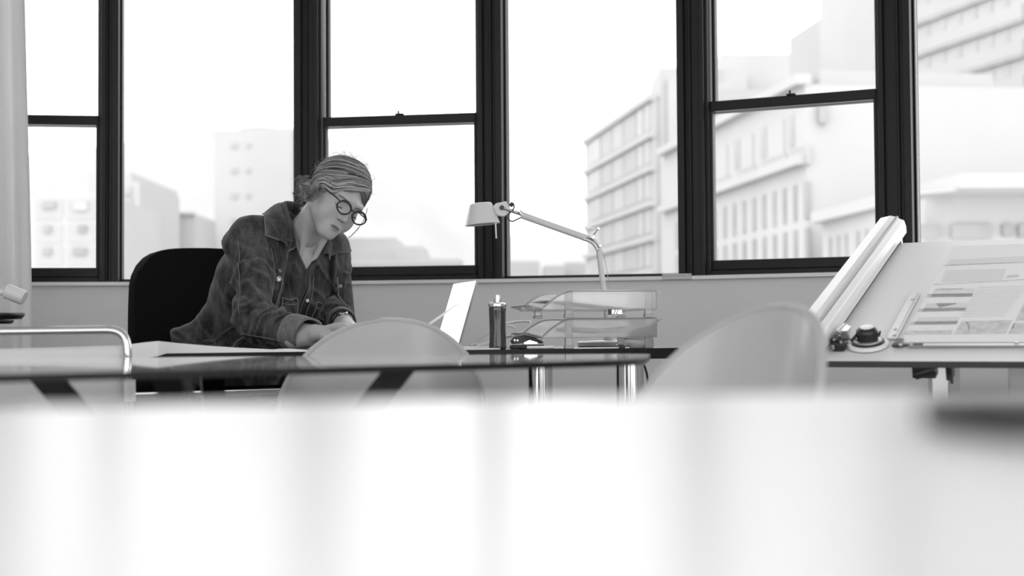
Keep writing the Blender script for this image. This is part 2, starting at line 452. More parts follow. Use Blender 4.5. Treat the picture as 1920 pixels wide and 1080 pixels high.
for px0, px1, t, dd in ((640, 742, 446, 0), (655, 792, 462, -4), (742, 800, 476, -6), (650, 862, 486, -9)): front_block(b5, px0, px1, t, D + dd, 10, M['ext_white'], 'terrace')
for px0, px1, y in ((656, 790, 470), (656, 790, 480), (652, 860, 494), (652, 860, 502)): front_rect(b5, px0, px1, y, y + 3, D - 9.0, M['ext_grey'], 'roof_band')
D = 170; b6 = bld('distant_houses', 'hazy white houses low behind the desk lamp pole', P(1000, 500, D))
for px0, px1, t, dd in ((950, 1012, 490, 0), (1020, 1060, 498, -3), (1058, 1098, 492, 4), (860, 950, 500, 6)): front_block(b6, px0, px1, t, D + dd, 9, M['ext_white'], 'house')

# facade set in perspective: line p0 (near) -> p1 (far)
def facade_pt(px, py, p0, p1):
    d = Vector((p1[0] - p0[0], p1[1] - p0[1], 0)).normalized(); n = Vector((-d.y, d.x, 0))
    if n.y > 0: n = -n
    return on_plane(px, py, (p0[0], p0[1], 0), n), n, d
def fac_rect(root, px0, px1, z0, z1, p0, p1, mt, name='window', out=.06, th=.2):
    a, n, d = facade_pt(px0, 400, p0, p1); b, _, _ = facade_pt(px1, 400, p0, p1); m = MB()
    if n.x > 0: n = -n
    q0 = Vector((a.x, a.y, 0)) + n * out; q1 = Vector((b.x, b.y, 0)) + n * out; w = -n * th
    m.prism([(q0.x, q0.y), (q1.x, q1.y), (q1.x + w.x, q1.y + w.y), (q0.x + w.x, q0.y + w.y)], z0, z1)
    return m.build(name, mt, root, smooth=0)
def zat(px, py, p0, p1): return facade_pt(px, py, p0, p1)[0].z
# balcony slab block
p0, p1 = (12.06, 120.0), (7.75, 149.0)
b7 = bld('balcony_block', 'pale block with stacked balcony bands behind the desk lamp', p0)
zt = zat(1226, 181, p0, p1)
m = MB(); m.prism([p0, p1, (p1[0] + 14, p1[1] + 2), (p0[0] + 7.5, p0[1] + 1.1)], GZ, zt - .2); m.build('body', M['ext_white'], b7, smooth=0)
q = (p0[0] + .9, p0[1] - .4); m = MB(); tp = P(1240, 132, 120)
m.prism([(p0[0] + .55, p0[1] - .3), (p0[0] + 2.6, p0[1] - .1), (p0[0] + 2.6, p0[1] + 8), (p0[0] + .55, p0[1] + 8)], GZ, zt + 2.5); m.build('stair_tower', M['ext_white'], b7, smooth=0)
m = MB(); m.prism([(p0[0] + 1.2, p0[1] - .9), (p0[0] + 5.0, p0[1] - .4), (p0[0] + 5.0, p0[1] + 6), (p0[0] + 1.2, p0[1] + 6)], zat(1226, 356, p0, p1), zt + 1.5); m.build('grey_wall', M['ext_plain_grey'], b7, smooth=0)
zs = [zat(1222, y, p0, p1) for y in (183, 253, 316, 382, 447, 510)]
for z in zs: fac_rect(b7, 1099, 1227, z - .28, z + .28, p0, p1, M['ext_white'], 'balcony', .4, .7)
for i in range(5):
    for px0, px1, mt in ((1108, 1128, 'ext_pale_glass'), (1130, 1150, 'ext_grey'), (1152, 1171, 'ext_white'), (1173, 1196, 'ext_grey'), (1198, 1208, 'ext_pale_glass'), (1211, 1222, 'ext_white')):
        fac_rect(b7, px0, px1, zs[i + 1] + .5, zs[i] - .35, p0, p1, M[mt], 'window', .1, .25)
# slit window block and its plain end wall
p0, p1 = (14.57, 70.0), (10.45, 99.4)
b8 = bld('slit_window_block', 'white block with two rows of slit windows and a broad blank end wall at right', p0)
zr = 13.3
m = MB(); m.prism([p0, p1, (p1[0] + 10, p1[1]), (34, 72.5)], GZ, zr - .3); m.build('body', M['ext_white'], b8, smooth=0)
m = MB(); m.prism([(p0[0] + .8, p0[1] + .4), (p1[0] + .8, p1[1] - .4), (p1[0] + 10, p1[1]), (p0[0] + 10, p0[1] + 2)], zr - .3, zr + .5); m.build('roof', M['ext_grey'], b8, smooth=0)
for k in range(14):
    px = 1512 - 20.2 * k + .14 * k * k if k < 9 else 1512 - 20.2 * 8 + 9 - 18 * (k - 8)
    za = zat(1512, 341, p0, p1); zb = zat(1512, 410, p0, p1); zc = zat(1512, 427, p0, p1); zd = zat(1512, 505, p0, p1)
    w = 6.5 if k < 9 else 5
    if 1286 < px < 1330: continue
    fac_rect(b8, px - w / 2, px + w / 2, zb, za, p0, p1, M['ext_glass']); fac_rect(b8, px - w / 2, px + w / 2, zd, zc, p0, p1, M['ext_glass'])
z0, z1 = zat(1518, 272, p0, p1), zat(1518, 202, p0, p1)
for px0, px1 in ((1335, 1366), (1383, 1415), (1433, 1474), (1486, 1513)):
    fac_rect(b8, px0, px1, z0, z1, p0, p1, M['ext_white'], 'window', .08); fac_rect(b8, px0 - 1, px0 + 9, z0 + .2, z1, p0, p1, M['ext_glass'], 'window', .12)
    fac_rect(b8, px0, px1 + 4, z0 - .9, z0, p0, p1, M['ext_grey'], 'sill_panel', .06)
fac_rect(b8, 1246, 1514, zat(1512, 308, p0, p1), zat(1512, 290, p0, p1), p0, p1, M['ext_white'], 'ledge', .5, .7)
fac_rect(b8, 1246, 1514, zr - .3, zr + .2, p0, p1, M['ext_white'], 'cornice', .5, .8)
front_rect(b8, 1534, 1549, 194, 232, 70.0, M['ext_glass'], 'window', .3)
# low canopy building in front at the right
c = P(1800, 400, 50); l = P(1520, 400, 66)
b9 = bld('canopy_building', 'low white building with flat overhanging roof behind the drafting table', (c.x, c.y))
ztop = P(1800, 326, 50).z; zf = P(1800, 352, 50).z
m = MB(); m.prism([(l.x, l.y), (c.x, c.y), (34, 50), (34, 70), (l.x + 3, 69)], zf, ztop); m.build('roof', M['ext_white'], b9, smooth=0)
m = MB(); m.prism([(l.x + .6, l.y + .3), (c.x - .3, c.y + 3.2), (c.x + .6, c.y + 2.6), (34, 52.6), (34, 66), (l.x + 3, 68)], GZ, zf); m.build('wall', M['ext_white'], b9, smooth=0)
m = MB(); m.prism([(c.x - 2.4, c.y + 3.2), (c.x + .1, c.y + .3), (33.5, 50.3), (33.5, 52.5), (c.x, c.y + 2.55)], zf - .06, zf); m.build('soffit', M['ext_plain_grey'], b9, smooth=0)
for r in ((1700, 1756, 421, 449), (1782, 1856, 421, 448), (1878, 1897, 421, 443), (1908, 1960, 421, 446)): front_rect(b9, *r, 52.6, M['ext_glass'], 'window', .2)
pw0, pw1 = (c.x - .3, c.y + 3.2), (l.x + .6, l.y + .3)
for px in (1556, 1571, 1586, 1608, 1624, 1640): fac_rect(b9, px - 3, px + 3, zat(1600, 490, pw0, pw1), zat(1600, 436, pw0, pw1), pw0, pw1, M['ext_pale_glass'], 'window', .1)
# dark clad block above
D = 140; cx = P(1545, 100, D); lx = P(1484, 100, 150); rx = P(1670, 100, 143)
b10 = bld('clad_block', 'grey clad block with white framed windows high in the right sash window', (cx.x, cx.y))
zt = P(1545, 32, D).z
m = MB(); m.prism([(cx.x, cx.y), (rx.x, rx.y), (rx.x + 2, rx.y + 20), (lx.x, lx.y)], GZ, zt); m.build('body', M['ext_brick'], b10, smooth=0)
fac_rect(b10, 1484.5, 1544.5, GZ, zt + .1, (cx.x, cx.y), (lx.x, lx.y), M['ext_grey'], 'side_wall', .05, .1)
for r in ((1550, 1557, 45, 66), (1563, 1571, 45, 66), (1573, 1597, 43, 68), (1550, 1557, 94, 119), (1564, 1573, 94, 119), (1575, 1600, 91, 126), (1622, 1640, 92, 112), (1624, 1638, 30, 42)):
    front_rect(b10, *r, D - .3, M['ext_white'] if r[1] - r[0] > 20 else M['ext_glass'], 'window', .3)
D = 220; b11 = bld('hazy_block', 'pale hazy block low behind the upper right sash', P(1400, 300, D))
front_block(b11, 1350, 1486, 101, D, 20, M['ext_white']); front_block(b11, 1330, 1400, 128, D - 6, 10, M['ext_white'], 'wing'); front_rect(b11, 1340, 1356, 133, 152, D - 6, M['ext_grey'], 'window'); front_block(b11, 1330, 1500, 168, D - 10, 8, M['ext_grey'], 'podium')
# upper balcony building, far right
p0, p1 = (38.0, 97.0), (28.5, 130.0)
b12 = bld('terrace_block', 'high block with slanting balcony lines at the top right corner', p0)
m = MB(); m.prism([p0, p1, (p1[0] + 30, p1[1]), (p0[0] + 25, p0[1] + 4)], GZ, 40); m.build('body', M['ext_white'], b12, smooth=0)
zz = zat(1716, 106, p0, p1); st = zat(1716, 47, p0, p1) - zz
for k in range(-2, 5):
    z = zz + st * k
    fac_rect(b12, 1650, 1930, z - .2, z + .05, p0, p1, M['ext_pale_glass'], 'slab_edge', .3, .4); fac_rect(b12, 1650, 1930, z + .05, z + 1.1, p0, p1, M['ext_white'], 'balcony', .35, .45)
    for px in range(1650, 1920, 30): fac_rect(b12, px, px + 9, z + 1.15, z + st - .3, p0, p1, M['ext_pale_glass'])
# ------------------------------------------------------------------ near table (far out of focus)
def round_poly(pts, rad, n=8):
    pts = [Vector(p) for p in pts]; out = []; m = len(pts)
    for i in range(m):
        a, b, c = pts[i - 1], pts[i], pts[(i + 1) % m]; r = rad[i] if hasattr(rad, '__len__') else rad
        d0 = (a - b).normalized(); d1 = (c - b).normalized()
        p0 = b + d0 * r; p3 = b + d1 * r
        for k in range(n + 1):
            t = k / n; out.append(tuple((1 - t) ** 2 * p0 + 2 * t * (1 - t) * b + t * t * p3))
    return out
def table_top(name, poly, z0, z1, mt, mside, parent):
    n = len(poly); a = sum(poly[i][0] * poly[(i + 1) % n][1] - poly[(i + 1) % n][0] * poly[i][1] for i in range(n))
    if a < 0: poly = poly[::-1]
    m = MB(); vs = [(p[0], p[1], z0) for p in poly] + [(p[0], p[1], z1) for p in poly]
    m.add(vs, [tuple(range(n, 2 * n))]); m.mi = 1
    m.add(vs, [tuple(range(n - 1, -1, -1))] + [(i, (i + 1) % n, n + (i + 1) % n, n + i) for i in range(n)])
    return m.build(name, [mt, mside], parent, smooth=0, weld=False)
NZ = .749
nt_ = thing('white_table', 'glossy white table close to the lens filling the bottom of the view', 'table', (.05, .2, 0))
table_top('table_top', round_poly([(-.95, .485), (1.05, .899), (1.05, -.3), (-.95, -.3)], .03), NZ - .03, NZ, M['white_gloss'], M['white_plastic'], nt_)
for x, y in ((-.85, .38), (.95, .74), (.95, -.22), (-.85, -.22)):
    m = MB(); m.tube([(x, y, 0), (x, y, NZ - .03)], .025, 16); m.build('leg', M['steel'], nt_)
q = hz(1900, 815, NZ); m = MB(); A = axes((.97, .22, 0), (-.22, .97, 0), (0, 0, 1), (q.x + .03, q.y, NZ))
ph = thing('phone', 'flat black phone-sized slab lying on the near white table at the right edge', 'phone', (q.x + .03, q.y, NZ))
m.box((0, 0, .006), (.10, .055, .011), A); m.build('body', M['black_plastic'], ph, bevel=.003)
m = MB(); m.box((0, 0, .0116), (.092, .048, .0006), A); m.build('screen', M['black'], ph)

# ------------------------------------------------------------------ middle table
MZ = .741
mt_ = thing('meeting_table', 'pale glossy table with thin dark edge standing before the desk', 'table', (-.42, 2.1, 0))
poly = round_poly([(-1.15, 1.005), (.19, 2.05), (.255, 2.62), (-1.5, 2.55)], [.1, .12, .08, .1])
table_top('table_top', poly, MZ - .009, MZ, M['mid_gloss'], M['black'], mt_)
hub = Vector((-.41, 2.05, .47))
for tip in ((-.66, 1.99), (-.16, 2.05), (-.50, 2.36), (-.42, 1.75)):
    m = MB(); t = Vector((tip[0], tip[1], MZ - .009)); w_ = Vector((t.x - hub.x, t.y - hub.y, 0)).normalized(); w2 = Vector((-w_.y, w_.x, 0))
    sq_ = [(-.023, -.018), (.023, -.018), (.023, .018), (-.023, .018)]; h2 = hub - Vector((0, 0, .02)) + w_ * .02
    m.hexa([h2 + w_ * a_ + w2 * b_ for a_, b_ in sq_], [t + w_ * a_ + w2 * b_ for a_, b_ in sq_]); m.build('strut', M['black'], mt_)
m = MB(); m.lathe([(.0, .0), (.26, .0), (.26, .012), (.06, .03), (.035, .06), (.035, .48), (.0, .48)], 32, Matrix.Translation((hub.x, hub.y, 0)))
m.build('pedestal', M['black'], mt_)

# ------------------------------------------------------------------ shell chairs
def make_shell(name, label):
    root = thing(name, label, 'chair', (0, 0, 0), 'white shell chairs')
    prof = crom([(-.235, .425), (-.215, .447), (-.15, .447), (-.05, .436), (.05, .437), (.115, .46), (.150, .515), (.170, .58), (.186, .64), (.200, .70), (.212, .755), (.2225, .806)], 5)
    prof = [p for p in prof if not (p.y > .62 and p.x > .1)]
    yz = [(.58, .170), (.64, .186), (.70, .200), (.755, .212), (.81, .2235)]
    for k in range(20):
        z_ = .622 + .1842 * sin(radians(89.2) * k / 19); prof.append(Vector((float(np.interp(z_, [q_[0] for q_ in yz], [q_[1] for q_ in yz])), z_)))
    rows = []; n = len(prof); NS = 28
    for i, p in enumerate(prof):
        y, z = p.x, p.y; u = i / (n - 1)
        if z > .62 and y > .12: w = .198 * sqrt(max(0.0, 1 - ((z - .62) / .1862) ** 2)) ** .93
        elif i < 8: w = .205 * sqrt(max(0.02, 1 - ((7.5 - i) / 7.8) ** 2 * .55))
        else: w = .206 - .008 * min(1, max(0, (z - .44) / .18))
        back = min(1, max(0, (y - .02) / .12)); row = []
        for k in range(NS + 1):
            s = -1 + 2 * k / NS; s = sin(s * pi / 2) * .5 + s * .5
            x = w * s; q = (x / .2) ** 2
            row.append((x, y - .085 * back * q, z + .045 * (1 - back) * q * min(1, i / 8)))
        rows.append(row)
    rows[-1] = [(v[0] * .2, v[1], v[2]) for v in rows[-2]]; 
    for k in range(NS + 1):
        a = rows[-2][k]; rows[-1][k] = (a[0] * .93, a[1] + .0005, a[2] + .0012)
    m = MB(); m.grid(rows); m.build('shell', M['shell'], root, world=False, smooth=180, solid=.009, bevel=.003, seg=3)
    rim = [rows[i][0] for i in range(4, n - 1)] + rows[-1][1:-1] + [rows[i][-1] for i in range(n - 2, 3, -1)]
    m = MB(); m.tube(rim, .0058, 10); m.build('rim', M['shell_rim'], root, world=False, smooth=180)  # rim tube added to show light along the shell edge
    for sx in (-1, 1):
        for y, yy in ((-.13, -.22), (.08, .20)):
            m = MB(); m.tube([(sx * .10, y, .428), (sx * .19, yy, 0)], [.012, .009], 10); m.build('leg', M['steel'], root, world=False)
    m = MB(); m.box((0, -.02, .418), (.24, .22, .012)); m.build('seat_frame', M['steel'], root, world=False)
    return root
ch1 = make_shell('shell_chair', 'white rounded shell chair facing forward behind the middle table')
a = P(718, 600, 2.80); ch1.location = (a.x, a.y - .2225, .0); ch1.rotation_euler.z = radians(-4)
ch1.location.z = a.z - .808
def copy_thing(o):
    c = o.copy(); COL.objects.link(c)
    for ch in [x for x in bpy.data.objects if x.parent == o]:
        d = ch.copy(); COL.objects.link(d); d.parent = c
    return c
ch2 = copy_thing(ch1)
ch2['label'] = 'white rounded shell chair turned sideways in front of the drafting table'
a = P(1466, 575, 1.86); ang = radians(-62); ch2.rotation_euler.z = ang
ch2.location = (a.x - (-sin(ang)) * .2225, a.y - cos(ang) * .2225, a.z - .808)

# ------------------------------------------------------------------ desk
DZ = .742
FR = Vector((.41, 3.47)); dl = Vector((-.94, -.342)); dd_ = Vector((-.342, .94))
def D2(s, t): return FR + dl * s + dd_ * t
def dp(px, depth, z=DZ): q = P(px, 600, depth); return Vector((q.x, q.y, z))
def pick(px, t):
    """desk point at pixel column px and t metres back from the front edge"""
    k = ray(px, 640); k = k.x / k.y; o = FR + dd_ * t
    s = (o.x - k * o.y) / (k * dl.y - dl.x); q = o + dl * s; return Vector((q.x, q.y, DZ))
dk = thing('desk', 'long black topped desk on chrome legs where the woman works', 'desk', (-.45, 3.5, 0))
table_top('desk_top', round_poly([tuple(D2(0, 0)), tuple(D2(1.95, 0)), tuple(D2(1.95, .74)), tuple(D2(0, .74))], .012), DZ - .026, DZ, M['black'], M['black'], dk)
for s, t in ((.10, .08), (1.85, .10), (1.85, .64), (.12, .64)):
    q = D2(s, t)
    if (s, t) == (.10, .08): q = Vector(P(1181, 700, 3.56).xy)
    m = MB(); m.tube([(q.x, q.y, .015), (q.x, q.y, DZ - .03)], .035, 28); m.lathe([(0, 0), (.03, 0), (.034, .016), (0, .016)], 24, Matrix.Translation((q.x, q.y, 0)))
    m.lathe([(0, DZ - .034), (.05, DZ - .034), (.05, DZ - .026), (0, DZ - .026)], 24, Matrix.Translation((q.x, q.y, 0))); m.build('leg', M['chrome'], dk)
a, b = D2(.9, .12), D2(1.8, .12)
m = MB(); m.tube([(a.x, a.y, .655), (b.x, b.y, .648)], .012, 14); m.build('crossbar', M['chrome'], dk)
for s in (.9, 1.8):
    q = D2(s, .12); m = MB(); m.tube([(q.x, q.y, .65), (q.x, q.y, DZ - .026)], .008, 10); m.build('bracket', M['steel'], dk)
q = P(1208, 700, 3.60); m = MB(); m.tube(bez((q.x - .01, q.y + .03, DZ - .03), (q.x + .02, q.y + .02, .69), (q.x + .02, q.y + .02, .60), (q.x - .02, q.y + .02, .5), 10) + [Vector((q.x - .02, q.y + .02, 0.01))], .003, 8)
tag(m.build('power_cord', M['cable'], smooth=180), 'dark cord hanging behind the chrome desk leg', 'cord')

# ------------------------------------------------------------------ letter trays
TA = radians(13); al = Vector((-cos(TA), -sin(TA), 0)); aw = Vector((-sin(TA), cos(TA), 0))
TL, TW, TH = .285, .235, .046
def tray_M(z):
    q = dp(1232, 3.44); o = q + al * TL     # open front, near side, at the left
    return axes(-al, aw, (0, 0, 1), (o.x, o.y, z))
def side_poly():
    return [(.0, 0), (TL, 0), (TL, TH), (.085, TH)] + [tuple(p)[:2] for p in bez((.075, TH, 0), (.045, TH * .95, 0), (.02, TH * .5, 0), (.0, .004, 0), 8)]
def make_tray(z, label, foot, name='letter_tray'):
    A = tray_M(z); o = A.translation
    r = thing(name, label, 'letter tray', (o.x, o.y, z - foot), 'clear letter trays')
    m = MB(); m.box((TL / 2, TW / 2, .0012), (TL, TW, .0024), A)
    m.add([(-.028, .02, .010), (0, .0, .002), (0, TW, .002), (-.028, TW - .02, .010), (-.028, .02, .0125), (0, .0, .0045), (0, TW, .0045), (-.028, TW - .02, .0125)],
          [(0, 1, 2, 3), (4, 7, 6, 5), (0, 4, 5, 1), (2, 6, 7, 3), (0, 3, 7, 4)], A)
    m.build('tray_floor', M['tray'], r, smooth=0)
    for y in (.0, TW - .0028):
        pl = side_poly(); m = MB(); n = len(pl)
        m.hexa([A @ Vector((p[0], y, p[1])) for p in pl], [A @ Vector((p[0], y + .0028, p[1])) for p in pl])
        sd = m.build('side_wall', M['tray'], r, smooth=0)
        m = MB(); m.tube([A @ Vector((p[0], y + .0014, p[1])) for p in ([(TL, TH)] + pl[3:])], .0021, 8); m.build('rim', M['tray_edge'], sd)
    m = MB(); m.box((TL - .0014, TW / 2, TH / 2), (.0028, TW, TH), A); m.build('back_wall', M['tray'], r, smooth=0)
    m = MB()
    for y in (.03, TW - .03): m.box((TL + .009, y, TH - .002), (.018, .026, .003), A); m.box((TL + .006, y, TH - .006), (.012, .022, .005), A)
    m.build('hanging_tab', M['tray_edge'], r, smooth=0)
    for x, y in ((.065, .006), (TL - .02, .006), (.045, TW - .006), (TL - .02, TW - .006)):
        m = MB(); m.box((x, y, -foot / 2 + TH * .5), (.018, .010, foot + TH), A) if y < .1 else m.box((x, y, -foot / 2 + .001), (.018, .010, foot), A)
        m.box((x, y, -foot + .004), (.022, .014, .008), A); m.build('riser', M['tray_edge'], r, smooth=0, bevel=.0015)
    return r, A
tr1, A1 = make_tray(DZ + .026, 'lower clear plastic letter tray standing on the desk', .026)
tr2, A2 = make_tray(DZ + .026 + .046 + .0205, 'upper clear plastic letter tray stacked on the lower one', .018)
def sheets(name, label, A, x0, x1, h0, h1, mt, z=.003, th=.003):
    rows = []
    for i in range(13):
        t = i / 12; x = x0 + (x1 - x0) * t; h = z + h0 * (1 - t) ** 2 + h1 * t * t + .003 * sin(t * 5)
        rows.append([A @ Vector((x, .012, h)), A @ Vector((x, TW * .5, h + .002)), A @ Vector((x, TW - .012, h))])
    m = MB(); m.grid(rows); return tag(m.build(name, mt, smooth=60, solid=th), label, 'papers')
sheets('paper_stack', 'loose papers curling up in the upper clear tray', A2, .03, TL - .03, .018, .004, M['paper'], .006, .003)
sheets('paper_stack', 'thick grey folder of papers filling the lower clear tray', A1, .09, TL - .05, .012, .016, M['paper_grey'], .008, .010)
# clip on the papers between the trays
c = A2 @ Vector((.165, -.003, -.004)); m = MB()
bc = thing('binder_clip', 'small patterned black binder clip between the two trays', 'clip', c)
m.box(A2 @ Vector((.165, -.002, -.005)), (.007, .006, .013)); m.build('jaw', M['black_plastic'], bc, bevel=.001)
m = MB(); m.box(A2 @ Vector((.183, -.002, -.005)), (.026, .005, .012)); m.build('plate', M['chrome'], bc, bevel=.001)
for k in range(3):
    m = MB(); cc = A2 @ Vector((.177 + .006 * k, -.005, -.005)); m.tube([cc + V(-.002, 0, -.005), cc + V(.002, 0, .005)], .0009, 6); m.build('stripe', M['black_plastic'], bc)
# small clear box under the trays at the right
q = A1 @ Vector((TL - .035, .03, 0)); q.z = DZ
bx = thing('clear_box', 'small clear plastic box on the desk under the right tray end', 'box', q)
m = MB(); m.box((TL - .035, .035, -.0135), (.062, .045, .024), A1); m.build('body', M['tray'], bx, bevel=.003)
m = MB(); m.box((TL - .035, .035, -.0215), (.05, .034, .006), A1); m.build('contents', M['bracket'], bx)
# ruler strip under the tray
m = MB(); m.box((.15, .03, -.0245), (.14, .03, .003), A1); tag(m.build('steel_ruler', M['steel'], bevel=.0006), 'flat steel ruler lying on the desk under the lower tray', 'ruler')
m = MB(); m.box((.20, .012, -.0222), (.013, .01, .006), A1); tag(m.build('eraser', M['black_plastic'], bevel=.001), 'small dark eraser lying under the lower tray', 'eraser')

# ------------------------------------------------------------------ desk lamp
LD = 3.80
lb = dp(1142, LD)
lp = thing('desk_lamp', 'white articulated desk lamp with cone shade standing behind the trays', 'desk lamp', lb)
m = MB(); m.lathe([(0, 0), (.082, 0), (.085, .003), (.085, .012), (.08, .016), (.016, .018), (.014, .04), (0, .04)], 40, Matrix.Translation(lb)); m.build('base', M['lamp_white'], lp)
el = P(1122, 463, LD); m = MB(); m.tube([lb + V(0, 0, .03), el], .0095, 16, flat=.8); m.build('pole', M['lamp_white'], lp)
e2 = P(1098, 446, LD - .01); e3 = P(977, 403, LD - .03)
m = MB(); m.tube([e2, e3], .0092, 4 * 4, flat=1.0); arm = m.build('arm', M['lamp_white'], lp)
m = MB()
m.tube(crom([P(1094, 448, LD - .014), P(1108, 453, LD - .014), P(1117, 462, LD - .014), P(1120, 468, LD - .014)], 5), .0045, 10)
m.tube(crom([P(1094, 443, LD + .004), P(1107, 446, LD + .004), P(1116, 452, LD + .004), P(1124, 462, LD + .004)], 5), .0042, 10)
m.tube(crom([P(1108, 447, LD - .005), P(1113, 440, LD - .005), P(1118, 432, LD - .005), P(1122, 427, LD - .005)], 4), [.0042] * 5 + [.003] * 5 + [.0025] * 3, 8)
for px, py in ((1112, 445), (1125, 461), (1122, 429)):
    c = P(px, py, LD - .005); m.tube([c + V(0, -.014, 0), c + V(0, .012, 0)], .0055 if px == 1112 else .004, 10)
m.build('elbow_joint', M['alu'], lp)
m = MB(); m.tube([P(1121, 430, LD - .005), P(985, 399, LD - .03)], .0006, 5); m.build('tension_wire', M['steel'], lp)
m = MB(); m.tube([P(1127, 466, LD), P(1133, 480, LD), P(1146, 552, LD), P(1150, 640, LD)], .0008, 5); m.build('tension_wire', M['steel'], lp)
# head
m = MB(); hj = P(941, 390, LD - .03)
m.tube([P(943, 391, LD - .036), P(960, 397, LD - .036), e3], .0026, 8); m.tube([P(946, 389, LD - .022), P(962, 395, LD - .022), P(976, 400, LD - .022)], .0024, 8)
m.tube([P(974, 396, LD - .03), P(978, 402, LD - .03)], .006, 10); m.build('fork', M['chrome'], lp)
m = MB(); q = [P(x, y, LD - .034) for x, y in ((922, 389), (930, 381), (949, 377), (957, 392), (951, 401), (945, 406), (932, 404))]
m.hexa(q, [p + V(0, .022, 0) for p in q]); m.build('head_bracket', M['lamp_white'], lp, smooth=0, bevel=.002)
m = MB(); m.tube([hj + V(0, -.014, 0), hj + V(0, .01, 0)], .0062, 16); m.tube([P(957, 381, LD - .03), P(962, 386, LD - .03)], .006, 10); m.build('pivot_knob', M['black_plastic'], lp)
m = MB(); m.tube(crom([P(962, 381, LD - .03), P(964, 388, LD - .03), P(961, 394, LD - .03), P(954, 402, LD - .034), P(953, 411, LD - .034), P(961, 415, LD - .034), P(970, 411, LD - .034), P(977, 408, LD - .03)], 6), .0018, 8); m.build('flex', M['cable'], lp, smooth=180)
sc_ = P(903, 401, LD - .03); tilt = radians(-5)
Ms = Matrix.Translation(sc_) @ Matrix.Rotation(tilt, 4, 'Y')
m = MB(); hh = .0285; n = 48; rb, rt = .0465, .0300
prof = [(rt - .004, hh), (rt, hh - .0025), (rb, -hh), (rb - .0018, -hh), (rt - .002, hh - .006), (.0, hh - .006)]
vs = []; fs = []
for r_, z_ in prof:
    for k in range(n): vs.append((r_ * cos(2 * pi * k / n), r_ * sin(2 * pi * k / n), z_))
for i in range(len(prof) - 1):
    for k in range(n): fs.append((i * n + k, i * n + (k + 1) % n, (i + 1) * n + (k + 1) % n, (i + 1) * n + k))
fs.append(tuple(range(n)))
m.add(vs, fs, Ms); sh = m.build('shade', M['lamp_white'], lp, smooth=35)
m = MB(); m.ball((0, 0, .0), (.016, .016, .02), 16, Ms); m.build('bulb', M['white_plastic'], sh, smooth=180)
m = MB(); m.tube([P(929, 418, LD - .055), P(930.5, 447, LD - .055)], .0021, 8); m.tube([P(924, 418, LD - .05), P(931, 419, LD - .055)], .002, 6); m.build('aiming_stick', M['lamp_white'], lp)

# ------------------------------------------------------------------ bottle, stapler, pen, papers, laptop
q = pick(933, .035); by = q.y
bt = thing('bottle', 'dark slim bottle with a chrome flip cap standing beside the stapler', 'bottle', q)
zb = lambda py: EYE.z + (P(933, py, by).z - EYE.z)
rows = []
for i in range(25):
    t = i / 24; z = DZ + (zb(576) - DZ) * t; r_ = .0205 - .0012 * sin(t * pi * 1.0) ; row = []
    if i == 0: r_ = .0185
    if i == 24: r_ = .0195
    for k in range(40):
        a = 2 * pi * k / 40; rr = r_ * (1 - .05 * max(0, cos(a - 2.6 - 2.2 * t)) ** 4 * sin(t * pi)); row.append((q.x + rr * cos(a), q.y + rr * sin(a), z))
    rows.append(row)
m = MB(); m.grid(rows, closed=True); m.f.append(list(range(39, -1, -1))); m.m.append(0); m.f.append(list(range(24 * 40, 25 * 40))); m.m.append(0)
m.build('body', M['bottle'], bt, smooth=60)
T = Matrix.Translation(q); z1 = zb(576) - DZ; z2 = zb(569) - DZ; z3 = zb(552) - DZ
m = MB(); m.lathe([(0, z1), (.0208, z1), (.0215, z1 + .003), (.0205, z2), (.014, z2 + .002), (0, z2 + .002)], 36, T); m.build('collar', M['chrome'], bt)
m = MB()
m.box((0, 0, (z2 + z3) / 2), (.016, .02, z3 - z2), T); m.box((-.0045, 0, (z2 + z3) / 2 + .0005), (.004, .022, z3 - z2), T); m.box((.006, -.002, (z2 + z3) / 2 + .0003), (.004, .021, z3 - z2), T)
m.build('cap', M['chrome'], bt, bevel=.002); m = MB(); m.box((-.014, 0, z2 + .001), (.010, .012, .006), T); m.build('flip_lever', M['white_plastic'], bt, bevel=.002)

sq = pick(988, .10); st_ = thing('stapler', 'black stapler with silver magazine lying next to the clear trays', 'stapler', sq)
SX = axes(-al, aw, (0, 0, 1), sq)
m = MB(); m.box((0, 0, .005), (.082, .022, .010), SX); m.build('base', M['black_plastic'], st_, bevel=.002)
pl = [(-.036, .012), (-.040, .020), (-.036, .029), (-.022, .031), (-.010, .034), (.012, .030), (.034, .020), (.040, .014), (.034, .013), (.005, .022), (-.014, .014)]
m = MB(); m.hexa([SX @ Vector((p[0], -.010, p[1])) for p in pl], [SX @ Vector((p[0], .010, p[1])) for p in pl]); m.build('lever', M['black_plastic'], st_, smooth=0, bevel=.0015)
m = MB(); m.box((.008, 0, .0165), (.036, .013, .012), SX); m.build('magazine', M['chrome'], st_, bevel=.001)
m = MB()
for x, z in ((-.033, .0215), (-.026, .021)):
    m.tube([SX @ Vector((x, -.0112, z)), SX @ Vector((x, .0112, z))], .0022, 10)
m.build('pivot_pin', M['chrome'], st_)
pq = pick(992, .03); pn = thing('pen', 'white pen with a black tip lying in front of the stapler', 'pen', pq); SX = axes(-al, aw, (0, 0, 1), pq)
m = MB(); m.tube([SX @ Vector((-.030, 0, .0045)), SX @ Vector((-.022, 0, .0045)), SX @ Vector((-.006, 0, .0045))], [.0022, .0044, .0040], 12); m.build('tip', M['black_plastic'], pn)
m = MB(); m.tube([SX @ Vector((-.006, 0, .0045)), SX @ Vector((.06, 0, .0045))], .0036, 12); m.build('barrel', M['white_plastic'], pn)

